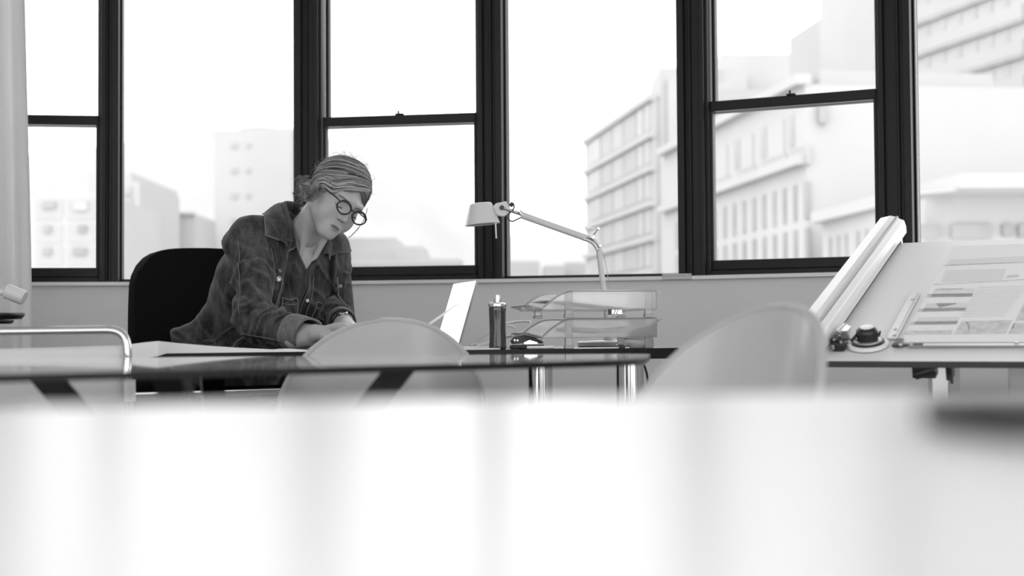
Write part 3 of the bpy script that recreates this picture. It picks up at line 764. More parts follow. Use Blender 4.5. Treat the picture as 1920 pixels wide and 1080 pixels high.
def desk_sheet(name, label, px0, px1, t0, t1, z, mt, th=.002, curl=0):
    rows = []
    for i in range(9):
        u = i / 8; px = px0 + (px1 - px0) * u; a = pick(px, t0); b = pick(px - 14, t1); h = z + curl * sin(u * pi) ** 2
        rows.append([(a.x, a.y, DZ + h), ((a.x + b.x) / 2, (a.y + b.y) / 2, DZ + h * 1.1), (b.x, b.y, DZ + h)])
    m = MB(); m.grid(rows); return tag(m.build(name, mt, smooth=60, solid=th), label, 'papers')
desk_sheet('paper_sheets', 'flat white papers on the desk in front of the bottle', 800, 938, .006, .03, .0022, M['paper'], .0035)
desk_sheet('paper_sheets', 'pale stack of papers on the desk behind the dark bottle', 868, 936, .12, .3, .003, M['paper'], .0055, .001)
# open plan set on the left of the desk
TP = [(150, 657), (205, 653), (240, 646), (270, 642), (297, 639.5), (330, 643), (400, 649), (470, 653.5), (520, 656.5), (545, 658.5), (556, 656.5), (578, 656)]
BT = [(150, 678), (205, 678), (240, 677), (270, 672), (297, 667.5), (312, 670), (400, 669), (470, 664), (520, 661), (545, 662), (556, 660), (578, 659)]
def front_pt(px, py, t=.0):
    q = pick(px, t); return P(px, py, q.y)
m = MB(); rings = []
for (x, y), (x2, y2) in zip(TP, BT):
    tf = float(np.interp(x, [150, 240, 297, 330, 420, 560], [.0, -.004, -.060, -.038, -.012, -.004])); a = front_pt(x, y, tf); b = front_pt(x2, y2, tf)
    if x2 > 305: b.z = max(b.z, DZ + .0006)
    a.z = max(a.z, b.z + .0015); k = pick(x2, -.003)
    bm_ = Vector((k.x, k.y, max(DZ + .0006, b.z))); ta = Vector((a.x - .10, a.y + .36, DZ + .001 + max(0, a.z - DZ) * .75)); tb = Vector((b.x - .10, b.y + .36, DZ + .0005))
    rings.append([a, ta, tb, bm_, b])
m.grid(rings, closed=True); k = len(m.v); vs = []; m.f += [[0, 1, 2, 3], [0, 3, 4], [k - 5, k - 4, k - 3, k - 2], [k - 5, k - 2, k - 1]]; m.m += [0] * 4
tag(m.build('plan_sheets', M['paper'], smooth=30), 'thick folded set of white plan sheets spread on the desk before the woman', 'papers')

# laptop
lap = thing('laptop', 'white laptop standing open on the desk with its bright screen angled away', 'laptop', dp(838, 3.6))
nb_, nt2 = P(858, 650, 3.45), P(893, 526, 3.45); fb, ft = P(817, 650, 3.73), P(851, 532, 3.73)
nb_.z = fb.z = DZ + .006
wn_ = (nb_ - fb).cross(nt2 - nb_).normalized()
if wn_.x < 0: wn_ = -wn_          # to the right: the back of the lid
m = MB(); m.hexa([fb, nb_, nt2, ft], [p + wn_ * .005 for p in (fb, nb_, nt2, ft)]); lid = m.build('lid', M['bracket'], lap, smooth=0)
def inset(a, b, c, d, k):
    c0 = (a + b + c + d) / 4; return [p + (c0 - p) * k for p in (a, b, c, d)]
qs = inset(fb, nb_, nt2, ft, .015); m = MB(); m.hexa([p - wn_ * .0012 for p in qs], [p - wn_ * .0002 for p in qs]); m.build('screen', M['screen'], lid, smooth=0)
bd = (nb_ - fb).normalized(); out = Vector((-bd.y, bd.x, 0))
if out.x > 0: out = -out
m = MB(); b4_ = [fb, nb_, nb_ + out * .19, fb + out * .19]; m.hexa([Vector((p.x, p.y, DZ)) for p in b4_], [Vector((p.x, p.y, DZ + .007)) for p in b4_]); m.build('base', M['alu'], lap, smooth=0, bevel=.002)
m = MB(); k4 = inset(*b4_, .12); m.hexa([Vector((p.x, p.y, DZ + .007)) for p in k4], [Vector((p.x, p.y, DZ + .008)) for p in k4]); m.build('keyboard', M['black_plastic'], lap, smooth=0)
a, b = P(793, 616, 3.42), P(860, 569, 3.50); a = a + (a - b) * .35; m = MB(); A = frame_along(a, b); m.box((0, 0, (b - a).length / 2), (.010, .003, (b - a).length), A)
tag(m.build('paper_strip', M['white_plastic'], bevel=.0008), 'narrow white strip leaning up against the laptop screen', 'strip')
# white cable
m = MB(); Z = lambda px, py, t: P(px, py, pick(px, t).y)
m.tube(crom([Z(880, 648, .33), Z(897, 644, .33), Z(900, 636, .33), Z(915, 624, .33), Z(940, 609, .34), Z(970, 603, .35), Z(992, 603, .35), Z(994, 608, .34), Z(986, 618, .33), Z(968, 628, .32), Z(940, 634, .31), Z(915, 643, .30), Z(893, 648, .29)], 6), .0030, 8)
m.tube(crom([Z(935, 616, .32), Z(950, 611, .32), Z(962, 613, .32), Z(965, 619, .32), Z(957, 628, .31), Z(945, 632, .31)], 6), .0026, 8)
tag(m.build('white_cable', M['white_cable'], smooth=180), 'loose loops of white cable behind the dark bottle', 'cable')

# ------------------------------------------------------------------ chrome chair at the left
CY = 2.70
cc = thing('chrome_chair', 'chrome tube chair with a low grey back panel at the left edge', 'chair', (-1.0, CY - .2, 0))
xr = P(238, 660, CY).x; xl = xr - .50; zt = P(150, 622, CY).z; R_ = .038
top = [V(xl, CY, .44), V(xl, CY, zt - R_)] + bez((xl, CY, zt - R_), (xl, CY, zt - .01), (xl + .01, CY, zt), (xl + R_, CY, zt), 8) + \
      bez((xr - R_, CY, zt + .003), (xr - .01, CY, zt + .003), (xr, CY, zt - .008), (xr + .001, CY, zt - R_), 8) + [V(xr + .008, CY, .44)]
m = MB(); m.tube(top, .0085, 14)
m.build('back_frame', M['chrome'], cc, smooth=180)
for x in (xl, xr + .008):
    m = MB(); pts = [V(x, CY, .47), V(x, CY, .45)] + bez((x, CY, .45), (x, CY, .43), (x, CY - .02, .425), (x, CY - .05, .425), 6) + bez((x, CY - .38, .425), (x, CY - .43, .425), (x, CY - .44, .41), (x, CY - .44, .37), 6) + bez((x, CY - .44, .06), (x, CY - .44, .02), (x, CY - .42, .0095), (x, CY - .38, .0095), 6) + [V(x, CY + .05, .0095)]
    m.tube(pts, .009, 12); m.build('leg', M['chrome'], cc, smooth=180)
m = MB(); A_ = P(150, 655, CY); B_ = P(150, 757, CY); z1_, z0_ = P(100, 655, CY).z, P(100, 757, CY).z
rows = []
for i in range(9):
    t = i / 8; rows.append([V(xl + .004 + (xr - xl - .004) * k / 16, CY + .012 + .018 * sin(pi * k / 16), z0_ + (z1_ - z0_) * t + (.007 * (k / 16) ** 2 if i == 8 else 0)) for k in range(17)])
m.grid(rows); m.build('backrest', M['panel_cloth'], cc, solid=.006, smooth=60)
m = MB(); m.tube([V(xr + .006, CY - .004, P(243, 712, CY).z), V(xr + .0068, CY - .004, P(243, 752, CY).z)], .0108, 14); m.build('sleeve', M['white_plastic'], cc)
m = MB(); m.box(((xl + xr) / 2, CY - .22, .44), (.48, .40, .025)); m.build('seat', M['panel_cloth'], cc, bevel=.01)

# lamp and black stand at the left edge
q = pick(-70, .35); wl = thing('task_lamp', 'white lamp with small tubular head poking in at the left edge', 'desk lamp', q)
hd = P(28, 553, 3.3); h0, h1 = P(11, 545, 3.3), P(46, 559, 3.3)
m = MB(); m.tube([h0, h0 + (h1 - h0) * .08, h0 + (h1 - h0) * .9, h1], [.014, .018, .0175, .0155], 24); m.build('lamp_head', M['lamp_white'], wl, smooth=40)
m = MB(); jn = P(-60, 520, 3.3); m.tube([h0, P(4, 549, 3.3), jn], .007, 12); m.tube([jn, V(q.x, q.y, DZ + .01)], .007, 12); m.build('arm', M['lamp_white'], wl)
m = MB(); m.lathe([(0, 0), (.07, 0), (.07, .012), (.065, .016), (0, .016)], 32, Matrix.Translation(q)); m.build('base', M['lamp_white'], wl)
q = pick(-12, .12); og = thing('desk_stand', 'black two tier round stand below the lamp at the left edge', 'stand', q)
def zz_(py): return P(20, py, q.y).z - DZ
T = Matrix.Translation(q); r1 = P(44, 590, q.y).x - q.x; r2 = P(24, 603, q.y).x - q.x
m = MB(); m.lathe([(0, zz_(600)), (r1 * .9, zz_(598)), (r1, zz_(591)), (r1 * .98, zz_(587)), (0, zz_(587))], 40, T); m.build('upper_plate', M['black_plastic'], og, smooth=30)
m = MB(); m.lathe([(0, zz_(607)), (r2 * .9, zz_(607)), (r2, zz_(603)), (r2, zz_(600)), (0, zz_(600))], 40, T); m.build('lower_plate', M['black_plastic'], og, smooth=30)
m = MB(); m.lathe([(0, 0), (.045, 0), (.045, .006), (.012, .012), (.010, zz_(605)), (0, zz_(605))], 24, T); m.build('stem', M['black_plastic'], og, smooth=30)

# ------------------------------------------------------------------ office chair
LE = P(239, 550, 4.42); cw = Vector((.89, .456, 0)).normalized(); cn = Vector((cw.y, -cw.x, 0))
bcn = LE + cw * .25; bcn.z = 0
oc = thing('office_chair', 'black office chair with tall padded back behind the woman', 'office chair', bcn + cn * .26)
ztop = P(330, 466, 4.5).z
rows = []
for j in range(15):
    t = j / 14; z = .50 + (ztop - .50) * t; row = []
    for k in range(21):
        s = -1 + 2 * k / 20; hw = .232 + .018 * sin(pi * min(1, t * .9 + .15) * .8)
        e = 1 - .10 * max(0, (t - .86) / .14) ** 2 - .04 * max(0, (.1 - t) / .1) ** 2
        x = s * hw * e; zz = z - (.045 * abs(s) ** 7 + .012 * s * s) * max(0, (t - .6) / .4)
        row.append(bcn + cw * x + cn * (.045 * s * s + .03 * sin(pi * t) - .02) + V(0, 0, zz))
    rows.append(row)
m = MB(); m.grid(rows); m.build('backrest', M['black_fabric'], oc, solid=.05, bevel=.014, seg=4, smooth=180)
sc2 = bcn + cn * .30
A = axes(cw, (-cn.x, -cn.y, 0), (0, 0, 1), sc2)
m = MB(); m.box((0, 0, .405), (.48, .46, .07), A); m.build('seat', M['black_fabric'], oc, bevel=.03, seg=4)
m = MB(); m.tube([bcn - cn * .035 + V(0, 0, .75), bcn - cn * .06 + V(0, 0, .42), bcn - cn * .02 + V(0, 0, .36), sc2 + V(0, 0, .36)], .02, 10); m.build('spine_bar', M['black_plastic'], oc)
m = MB(); m.tube([sc2 + V(0, 0, .08), sc2 + V(0, 0, .37)], .026, 16); m.build('gas_column', M['black_plastic'], oc)
for k in range(5):
    a = 2 * pi * k / 5 + .3; d = V(cos(a), sin(a), 0); m = MB(); m.tube([sc2 + V(0, 0, .10), sc2 + d * .28 + V(0, 0, .065)], [.024, .015], 10); sp_ = m.build('base_spoke', M['black_plastic'], oc)
    m = MB(); cq = sc2 + d * .28; w = V(-d.y, d.x, 0); m.tube([cq - w * .02 + V(0, 0, .028), cq + w * .02 + V(0, 0, .028)], .028, 16); m.build('caster', M['black_plastic'], sp_)

# ------------------------------------------------------------------ drafting table
N0 = P(1534, 677, 2.9); e1 = Vector((.894, -.447, 0)).normalized()
FL_ = P(1676, 456, 3.66); e2 = (FL_ - N0); e2 = (e2 - e1 * e2.dot(e1)); BLEN = e2.length; e2.normalize()
nb = e1.cross(e2).normalized()
BA = axes(e1, e2, nb, N0)
def onb(px, py, h=0.0): return BA.inverted() @ on_plane(px, py, N0 + nb * h, nb)
BW = 1.25
dt = thing('drafting_table', 'white tilted drafting table with a parallel arm standing by the right window', 'drafting table', (N0.x + .5, N0.y + .1, 0))
m = MB(); m.box((BW / 2, BLEN / 2, -.006), (BW, BLEN, .012), BA); bo = m.build('board', M['board'], dt, smooth=0, bevel=.001)
m = MB(); m.box((BW / 2, -.0015, -.0062), (BW, .003, .0125), BA); m.box((-.0015, BLEN / 2, -.0062), (.003, BLEN, .0125), BA); m.build('edge_band', M['board_edge'], bo, smooth=0)
# track rail on the left side
tt = onb(1675, 416, .05); RB0 = .0; RB1 = BLEN + .055
rail = MB(); pr = [(-.062, .012), (-.062, .045), (-.056, .055), (-.030, .060), (-.014, .056), (-.006, .050), (.004, .046), (.008, .030), (.008, .012)]
rail.hexa([BA @ Vector((p[0], RB0, p[1])) for p in pr], [BA @ Vector((p[0], RB1, p[1])) for p in pr])
ro = rail.build('track_rail', M['rail_white'], dt, smooth=0, bevel=.0015)
m = MB(); m.box((-.012, (RB0 + RB1) / 2, .0565), (.0055, RB1 - RB0 - .01, .006), BA); m.build('groove', M['groove'], ro, smooth=0)
m = MB(); m.box((-.004, BLEN - .008, .006), (.022, .016, .05), BA); m.box((-.03, BLEN - .02, .003), (.05, .03, .02), BA); m.build('end_bracket', M['alu'], ro, smooth=0, bevel=.001)
m = MB(); m.box((-.03, .06, .003), (.05, .03, .02), BA); m.build('end_bracket', M['alu'], ro, smooth=0, bevel=.001)
# drafting head
kc = onb(1628, 648, .004); KA = BA @ Matrix.Translation((kc.x, kc.y, 0))
hd_ = thing('drafting_machine', 'black and chrome drafting machine head with round knob on the board', 'drafting machine', BA @ Vector((kc.x, kc.y, 0)))
m = MB(); m.lathe([(0, .003), (.040, .003), (.0415, .006), (.0405, .010), (.034, .011), (.033, .009), (0, .009)], 48, KA); m.build('protractor_ring', M['white_plastic'], hd_, smooth=35)
m = MB(); m.lathe([(0, .009), (.0335, .009), (.033, .014), (.027, .015), (0, .015)], 48, KA); m.build('dark_ring', M['black_plastic'], hd_, smooth=35)
m = MB(); m.lathe([(0, .0135), (.029, .0135), (.0285, .017), (0, .018)], 48, KA); m.build('inner_dial', M['alu'], hd_, smooth=35)
m = MB(); m.lathe([(0, .016), (.0215, .016), (.0222, .032), (.0205, .039), (.0155, .0435), (0, .044)], 40, KA); kb = m.build('knob', M['black_plastic'], hd_, smooth=50)
m = MB(); m.lathe([(0, .0435), (.0140, .0435), (.0130, .0452), (0, .0458)], 40, KA); m.build('knob_cap', M['alu'], kb, smooth=35)
m = MB(); m.tube([KA @ Vector((.019, -.004, .030)), KA @ Vector((.024, -.002, .026)), KA @ Vector((.027, .0, .036))], [.004, .0035, .002], 8); m.tube([KA @ Vector((-.020, .008, .028)), KA @ Vector((-.024, .012, .024)), KA @ Vector((-.034, .0, .014))], [.004, .0035, .003], 8); m.build('release_lever', M['black_plastic'], hd_, smooth=60)
m = MB(); m.tube([KA @ Vector((-.03, .035, .022)), KA @ Vector((-.012, .035, .024))], [.004, .0025], 8); m.build('pointer', M['black_plastic'], hd_)
hb = onb(1576, 640, .01); HA = BA @ Matrix.Translation((hb.x, hb.y, 0))
m = MB(); m.box((0, -.002, .016), (.030, .045, .016), HA); m.box((.004, -.028, .010), (.026, .024, .016), HA); m.build('hinge_block', M['black_plastic'], hd_, bevel=.003)
m = MB(); m.tube([HA @ Vector((-.004, -.004, .028)), HA @ Vector((.002, .044, .028))], .0075, 18); m.box((.010, .014, .028), (.014, .034, .012), HA); m.build('roller', M['steel'], hd_, bevel=.001)
m = MB()
for x, y, z in ((-.006, -.024, .020), (.010, -.034, .019), (.004, -.018, .027), (-.006, -.040, .012)):
    m = MB(); m.tube([HA @ Vector((x, y, z - .004)), HA @ Vector((x, y - .002, z + .003))], .0035, 10); m.build('screw', M['chrome'], hd_)
m = MB(); m.box((.024, -.012, .012), (.028, .008, .005), HA); m.box((.022, .006, .014), (.03, .006, .004), HA); m.build('link_arm', M['steel'], hd_, bevel=.001)
# L-shaped scales
p0 = onb(1678, 646, .006)
m = MB()
c1 = onb(1676, 632, .006); m.box((p0.x + .004, p0.y + .012, .006), (.016, .045, .004), BA); m.box((p0.x + .026, p0.y - .003, .006), (.062, .012, .004), BA); m.build('scale_bracket', M['black_plastic'], hd_, bevel=.001)
va, vb_ = onb(1670, 634, .006), onb(1716, 547, .006)
m = MB(); q4 = [(va.x - .008, va.y), (va.x + .012, va.y), (vb_.x + .012, vb_.y), (vb_.x - .008, vb_.y)]
m.prism(q4, .004, .0075, BA); vs_ = m.build('upright_scale', M['rail_white'], hd_, smooth=0)
m = MB(); q4 = [(va.x + .008, va.y + .003), (va.x + .0092, va.y + .003), (vb_.x + .0092, vb_.y - .01), (vb_.x + .008, vb_.y - .01)]; m.prism(q4, .0074, .0078, BA); m.build('scale_line', M['groove'], vs_, smooth=0)
m = MB(); ha, hb_ = onb(1704, 646.5, .006), onb(1925, 641, .006)
m.prism([(ha.x, ha.y - .009), (hb_.x + .12, ha.y - .009), (hb_.x + .12, ha.y + .010), (ha.x, ha.y + .010)], .004, .007, BA); hs = m.build('level_scale', M['rail_white'], hd_, smooth=0)
m = MB(); m.box(((ha.x + hb_.x + .12) / 2, ha.y - .010, .0055), (hb_.x + .12 - ha.x, .003, .004), BA); m.box(((ha.x + hb_.x + .12) / 2, ha.y + .009, .0072), (hb_.x + .12 - ha.x, .0035, .001), BA); m.build('scale_edge', M['groove'], hs, smooth=0)
m = MB()
for px, py in ((1677, 628), (1679, 617), (1689, 646.5), (1709, 646), (1711, 561), (1906, 643)):
    m = MB(); s_ = onb(px, py, .0085); m.lathe([(0, 0), (.0042, 0), (.0038, .003), (0, .0034)], 14, BA @ Matrix.Translation((s_.x, s_.y, .007)))
    m.build('screw', M['steel'], hd_, smooth=30)
# drawing sheet with its printing
zq = lambda x, y: onb(1640 + x * .2222, 440 + y * .2222, .001)
s0 = onb(1688, 641, .001); s1 = onb(1776, 474, .001); SW_ = .80
sh_w = MB()
sx0, sy0, sy1 = s0.x, s0.y, s1.y + .06
sh_w.box((sx0 + SW_ / 2, (sy0 + sy1) / 2, .0006), (SW_, sy1 - sy0, .0008), BA)
def qd(pts, mi):
    sh_w.mi = mi; q_ = [zq(*p) for p in pts]; sh_w.add([BA @ Vector((p.x, p.y, .00125)) for p in q_], [tuple(range(len(q_)))])
def band(bl, br, tr, tl, mi): qd([bl, br, tr, tl], mi)
band((470, 528), (822, 522), (850, 455), (505, 462), 1); band((430, 530), (818, 524), (832, 495), (448, 500), 2)
band((400, 650), (762, 643), (800, 572), (440, 580), 1); band((360, 652), (760, 646), (772, 615), (380, 622), 2); band((545, 618), (690, 585), (694, 578), (515, 580), 2)
band((330, 760), (690, 756), (722, 693), (370, 700), 1); band((290, 762), (690, 758), (705, 728), (312, 735), 2)
band((240, 846), (648, 840), (662, 805), (262, 812), 2); band((420, 800), (450, 798), (455, 788), (425, 790), 3)
band((510, 470), (560, 468), (566, 452), (520, 455), 3); band((560, 466), (740, 462), (746, 452), (570, 454), 2)
band((665, 842), (1105, 836), (1160, 722), (735, 731), 2)
qd([(760, 835), (790, 835), (808, 780), (785, 733), (765, 733), (785, 785)], 0)
band((1125, 838), (1420, 835), (1460, 735), (1172, 745), 2); band((1185, 728), (1440, 722), (1500, 560), (1260, 580), 2); qd([(1150, 800), (1172, 795), (1190, 750), (1172, 750)], 0)
band((590, 262), (1500, 222), (1520, 168), (640, 212), 1); band((585, 264), (1500, 226), (1502, 222), (590, 256), 2)
band((560, 402), (1080, 380), (1110, 290), (600, 300), 1); band((1105, 365), (1215, 358), (1222, 338), (1120, 345), 2); band((495, 425), (1500, 372), (1502, 362), (500, 418), 2)
for k in range(13):
    x0 = 870 - k * 12; y0 = 445 + k * 20.5; band((x0, y0 + 5), (x0 + 420 - 4 * k, y0 - 4), (x0 + 423 - 4 * k, y0 - 13), (x0 + 4, y0 - 5), 3)
tag(sh_w.build('drawing_sheet', [M['paper'], M['print_light'], M['print_mid'], M['print_line']], smooth=0, weld=False), 'large printed presentation sheet with pictures and text on the drafting board', 'drawing')
# stand
for px, w, mt2, dep in ((1759, .038, 'steel', 3.2), (1786, .026, 'rail_white', 3.25)):
    b = P(px, 700, dep); u_ = BA.inverted() @ b; zt_ = (BA @ Vector((u_.x, u_.y, -.012)))
    t_ = N0.z + (b - N0).dot(e2.xy.to_3d().normalized()) * tan(math.asin(e2.z)) - .014
    m = MB(); m.box((b.x, b.y, t_ / 2 - .006), (w, .03, t_ - .012)); m.build('post', M[mt2], dt, smooth=0, bevel=.002)
for k in range(2):
    c_ = BA @ Vector((.35 + .75 * k, BLEN * .42, 0)); m = MB()
    A = axes(e1, (-e1.y, e1.x, 0), (0, 0, 1), (c_.x, c_.y, 0))
    m.box((0, 0, .02), (.05, .62, .04), A); m.build('foot', M['rail_white'], dt, bevel=.005)
    zb_ = (BA @ Vector((.35 + .75 * k, BLEN * .42, -.012))).z
    m = MB(); m.box((0, 0, .04 + (zb_ - .05) / 2), (.05, .06, zb_ - .05), A); m.build('leg', M['rail_white'], dt, bevel=.004)
m = MB(); a_, b_ = BA @ Vector((.35, BLEN * .42, 0)), BA @ Vector((1.1, BLEN * .42, 0)); m.tube([V(a_.x, a_.y, .25), V(b_.x, b_.y, .25)], .02, 10); m.build('stretcher', M['rail_white'], dt)
cl = onb(1742, 690, -.012); m = MB()
CA = BA @ Matrix.Translation((cl.x, cl.y + .02, -.012))
m.box((-.012, 0, -.012), (.045, .03, .024), CA); m.tube([CA @ Vector((-.03, -.01, -.02)), CA @ Vector((.01, -.01, -.006))], .009, 10); m.box((.036, 0, -.014), (.012, .03, .028), CA); m.tube([CA @ Vector((.036, -.008, -.01)), CA @ Vector((.040, -.010, -.036))], [.007, .003], 8)
m.build('tilt_clamp', M['black_plastic'], dt, bevel=.002)
# ------------------------------------------------------------------ the woman
def ax3(z, x=None):
    z = np.array(z, float); z /= np.linalg.norm(z); return z
def npv(v): return np.array((v[0], v[1], v[2]), float)
class NoiseField:
    def __init__(s, seed, n=24):
        s.t = np.random.default_rng(seed).random((n, n, n)).astype(np.float32); s.n = n
    def __call__(s, X, Y, Z):
        xi = np.floor(X).astype(np.int32); yi = np.floor(Y).astype(np.int32); zi = np.floor(Z).astype(np.int32)
        fx, fy, fz = X - xi, Y - yi, Z - zi
        fx = fx * fx * (3 - 2 * fx); fy = fy * fy * (3 - 2 * fy); fz = fz * fz * (3 - 2 * fz); n = s.n
        g = lambda a, b, c: s.t[(xi + a) % n, (yi + b) % n, (zi + c) % n]
        x00 = g(0, 0, 0) * (1 - fx) + g(1, 0, 0) * fx; x10 = g(0, 1, 0) * (1 - fx) + g(1, 1, 0) * fx
        x01 = g(0, 0, 1) * (1 - fx) + g(1, 0, 1) * fx; x11 = g(0, 1, 1) * (1 - fx) + g(1, 1, 1) * fx
        return (x00 * (1 - fy) + x10 * fy) * (1 - fz) + (x01 * (1 - fy) + x11 * fy) * fz
NF = NoiseField(3); NF2 = NoiseField(11)
def smin(a, b, k):
    h = np.clip(.5 + .5 * (b - a) / k, 0, 1); return b * (1 - h) + a * h - k * h * (1 - h)
def smax(a, b, k): return -smin(-a, -b, k)
def ell(Q, c, r):
    x, y, z = (Q[0] - c[0]), (Q[1] - c[1]), (Q[2] - c[2])
    k0 = np.sqrt((x / r[0]) ** 2 + (y / r[1]) ** 2 + (z / r[2]) ** 2) + 1e-9
    k1 = np.sqrt((x / r[0] ** 2) ** 2 + (y / r[1] ** 2) ** 2 + (z / r[2] ** 2) ** 2) + 1e-9
    return k0 * (k0 - 1) / k1
def cap(Q, a, b, ra, rb):
    a = npv(a); b = npv(b); d = b - a; L = d @ d
    x, y, z = Q[0] - a[0], Q[1] - a[1], Q[2] - a[2]
    t = np.clip((x * d[0] + y * d[1] + z * d[2]) / L, 0, 1)
    return np.sqrt((x - d[0] * t) ** 2 + (y - d[1] * t) ** 2 + (z - d[2] * t) ** 2) - (ra + (rb - ra) * t)
def chain(Q, pts, rs, k=.01):
    d = None
    for i in range(len(pts) - 1):
        c = cap(Q, pts[i], pts[i + 1], rs[i], rs[i + 1]); d = c if d is None else smin(d, c, k)
    return d
def nets(f, lo, hi, h):
    """surface of f = 0 inside a box, by naive surface nets"""
    ns = [int(math.ceil((hi[i] - lo[i]) / h)) + 1 for i in range(3)]
    g = [lo[i] + h * np.arange(ns[i], dtype=np.float32) for i in range(3)]
    Q = np.meshgrid(*g, indexing='ij'); D = f(Q).astype(np.float32); del Q
    S = D < 0
    c = [S[i:ns[0] - 1 + i, j:ns[1] - 1 + j, k:ns[2] - 1 + k] for i in (0, 1) for j in (0, 1) for k in (0, 1)]
    cnt = sum(x.astype(np.int8) for x in c); A = (cnt > 0) & (cnt < 8)
    I = np.argwhere(A); idx = -np.ones(A.shape, np.int64); idx[A] = np.arange(len(I))
    acc = np.zeros((len(I), 3)); num = np.zeros(len(I))
    cor = [(i, j, k) for i in (0, 1) for j in (0, 1) for k in (0, 1)]
    val = [D[I[:, 0] + a, I[:, 1] + b, I[:, 2] + d] for a, b, d in cor]
    for p in range(8):
        for q in range(p + 1, 8):
            if sum(abs(cor[p][t] - cor[q][t]) for t in range(3)) != 1: continue
            m_ = (val[p] < 0) != (val[q] < 0); t = np.zeros(len(I)); t[m_] = val[p][m_] / (val[p][m_] - val[q][m_])
            P0 = np.array(cor[p]); P1 = np.array(cor[q]); acc[m_] += P0 + (P1 - P0) * t[m_, None]; num[m_] += 1
    Vt = (I + acc / num[:, None]) * h + np.array(lo); faces = []
    for ax in range(3):
        sl0 = [slice(None)] * 3; sl1 = [slice(None)] * 3; sl0[ax] = slice(0, ns[ax] - 1); sl1[ax] = slice(1, ns[ax])
        E = S[tuple(sl0)] != S[tuple(sl1)]; b_, c_ = [t for t in range(3) if t != ax]
        J = np.argwhere(E); ok = (J[:, b_] > 0) & (J[:, c_] > 0) & (J[:, b_] < ns[b_] - 1) & (J[:, c_] < ns[c_] - 1); J = J[ok]
        def at(db, dc):
            K = J.copy(); K[:, b_] -= db; K[:, c_] -= dc; return idx[K[:, 0], K[:, 1], K[:, 2]]
        q = np.stack([at(1, 1), at(0, 1), at(0, 0), at(1, 0)], 1); ins = S[J[:, 0], J[:, 1], J[:, 2]]
        if ax == 1: ins = ~ins
        q[~ins] = q[~ins][:, ::-1]; faces.append(q)
    Fq = np.concatenate(faces); return Vt, Fq
def np_mesh(name, parts_, mats, parent, smooth=180):
    """parts_: list of (verts, quads, material index)"""
    vs = np.concatenate([p[0] for p in parts_]) - npv(root_loc(parent)); off = 0; fs = []; mi = []
    for v, f, k in parts_: fs.append(f + off); off += len(v); mi += [k] * len(f)
    me = bpy.data.meshes.new(name); me.from_pydata(vs.tolist(), [], np.concatenate(fs).tolist()); me.validate()
    if len(mi) == len(me.polygons): me.polygons.foreach_set('material_index', mi)
    return link(name, me, mats, parent, smooth=smooth)
def relax(v, f, it=2, lam=.5):
    n = len(v); e = np.concatenate([f[:, [0, 1]], f[:, [1, 2]], f[:, [2, 3]], f[:, [3, 0]]])
    for _ in range(it):
        s = np.zeros_like(v); c = np.zeros(n)
        for a, b in ((0, 1), (1, 0)):
            for k in range(3): s[:, k] += np.bincount(e[:, a], v[e[:, b], k], n)
            c += np.bincount(e[:, a], minlength=n)
        v = v + lam * (s / np.maximum(c, 1)[:, None] - v)
    return v

# joints
S_R, E_R, W_R = P(474, 450, 3.86), P(478, 606, 3.70), P(588, 629, 3.53)
S_L, E_L, W_L = P(616, 474, 4.08), P(632, 588, 4.05), P(644, 609, 3.86)
H0 = P(425, 770, 4.14)
mid = (S_R + S_L) / 2
lt = (S_L - S_R).normalized()
ut = ((mid + V(.01, 0, .03)) - H0); ut = (ut - lt * ut.dot(lt)).normalized()
ft = lt.cross(ut).normalized()
O_T = mid + ut * .050
TM = axes(lt, ft, ut, O_T)          # torso frame: x her left, y forward, z up; origin at the base of the neck
TLEN = (O_T - H0).length
def loc(Q, Mx):
    o = Mx.translation; c = [Mx.col[i] for i in range(3)]; x, y, z = Q[0] - o.x, Q[1] - o.y, Q[2] - o.z
    return [(x * c[i].x + y * c[i].y + z * c[i].z) / (c[i].x ** 2 + c[i].y ** 2 + c[i].z ** 2) for i in range(3)]
HS = .87
HC = P(631, 373, 3.88)
hl = Vector((.61, .66, -.44)); hu = Vector((.60, -.05, .80)); hl.normalize(); hu = (hu - hl * hu.dot(hl)).normalized(); hf = hl.cross(hu)
HM = axes(hl * HS, hf * HS, hu * HS, HC)           # head frame: x her left, y forward, z up; origin between the ears at eye height
HMi = HM.inverted(); TMi = TM.inverted()
NB = HMi @ (TM @ Vector((0, .01, -.02)))      # base of the neck in head coordinates

wo_ = thing('person', 'woman in open denim jacket and round glasses bent over papers at the desk', 'person', (H0.x, H0.y, 0))

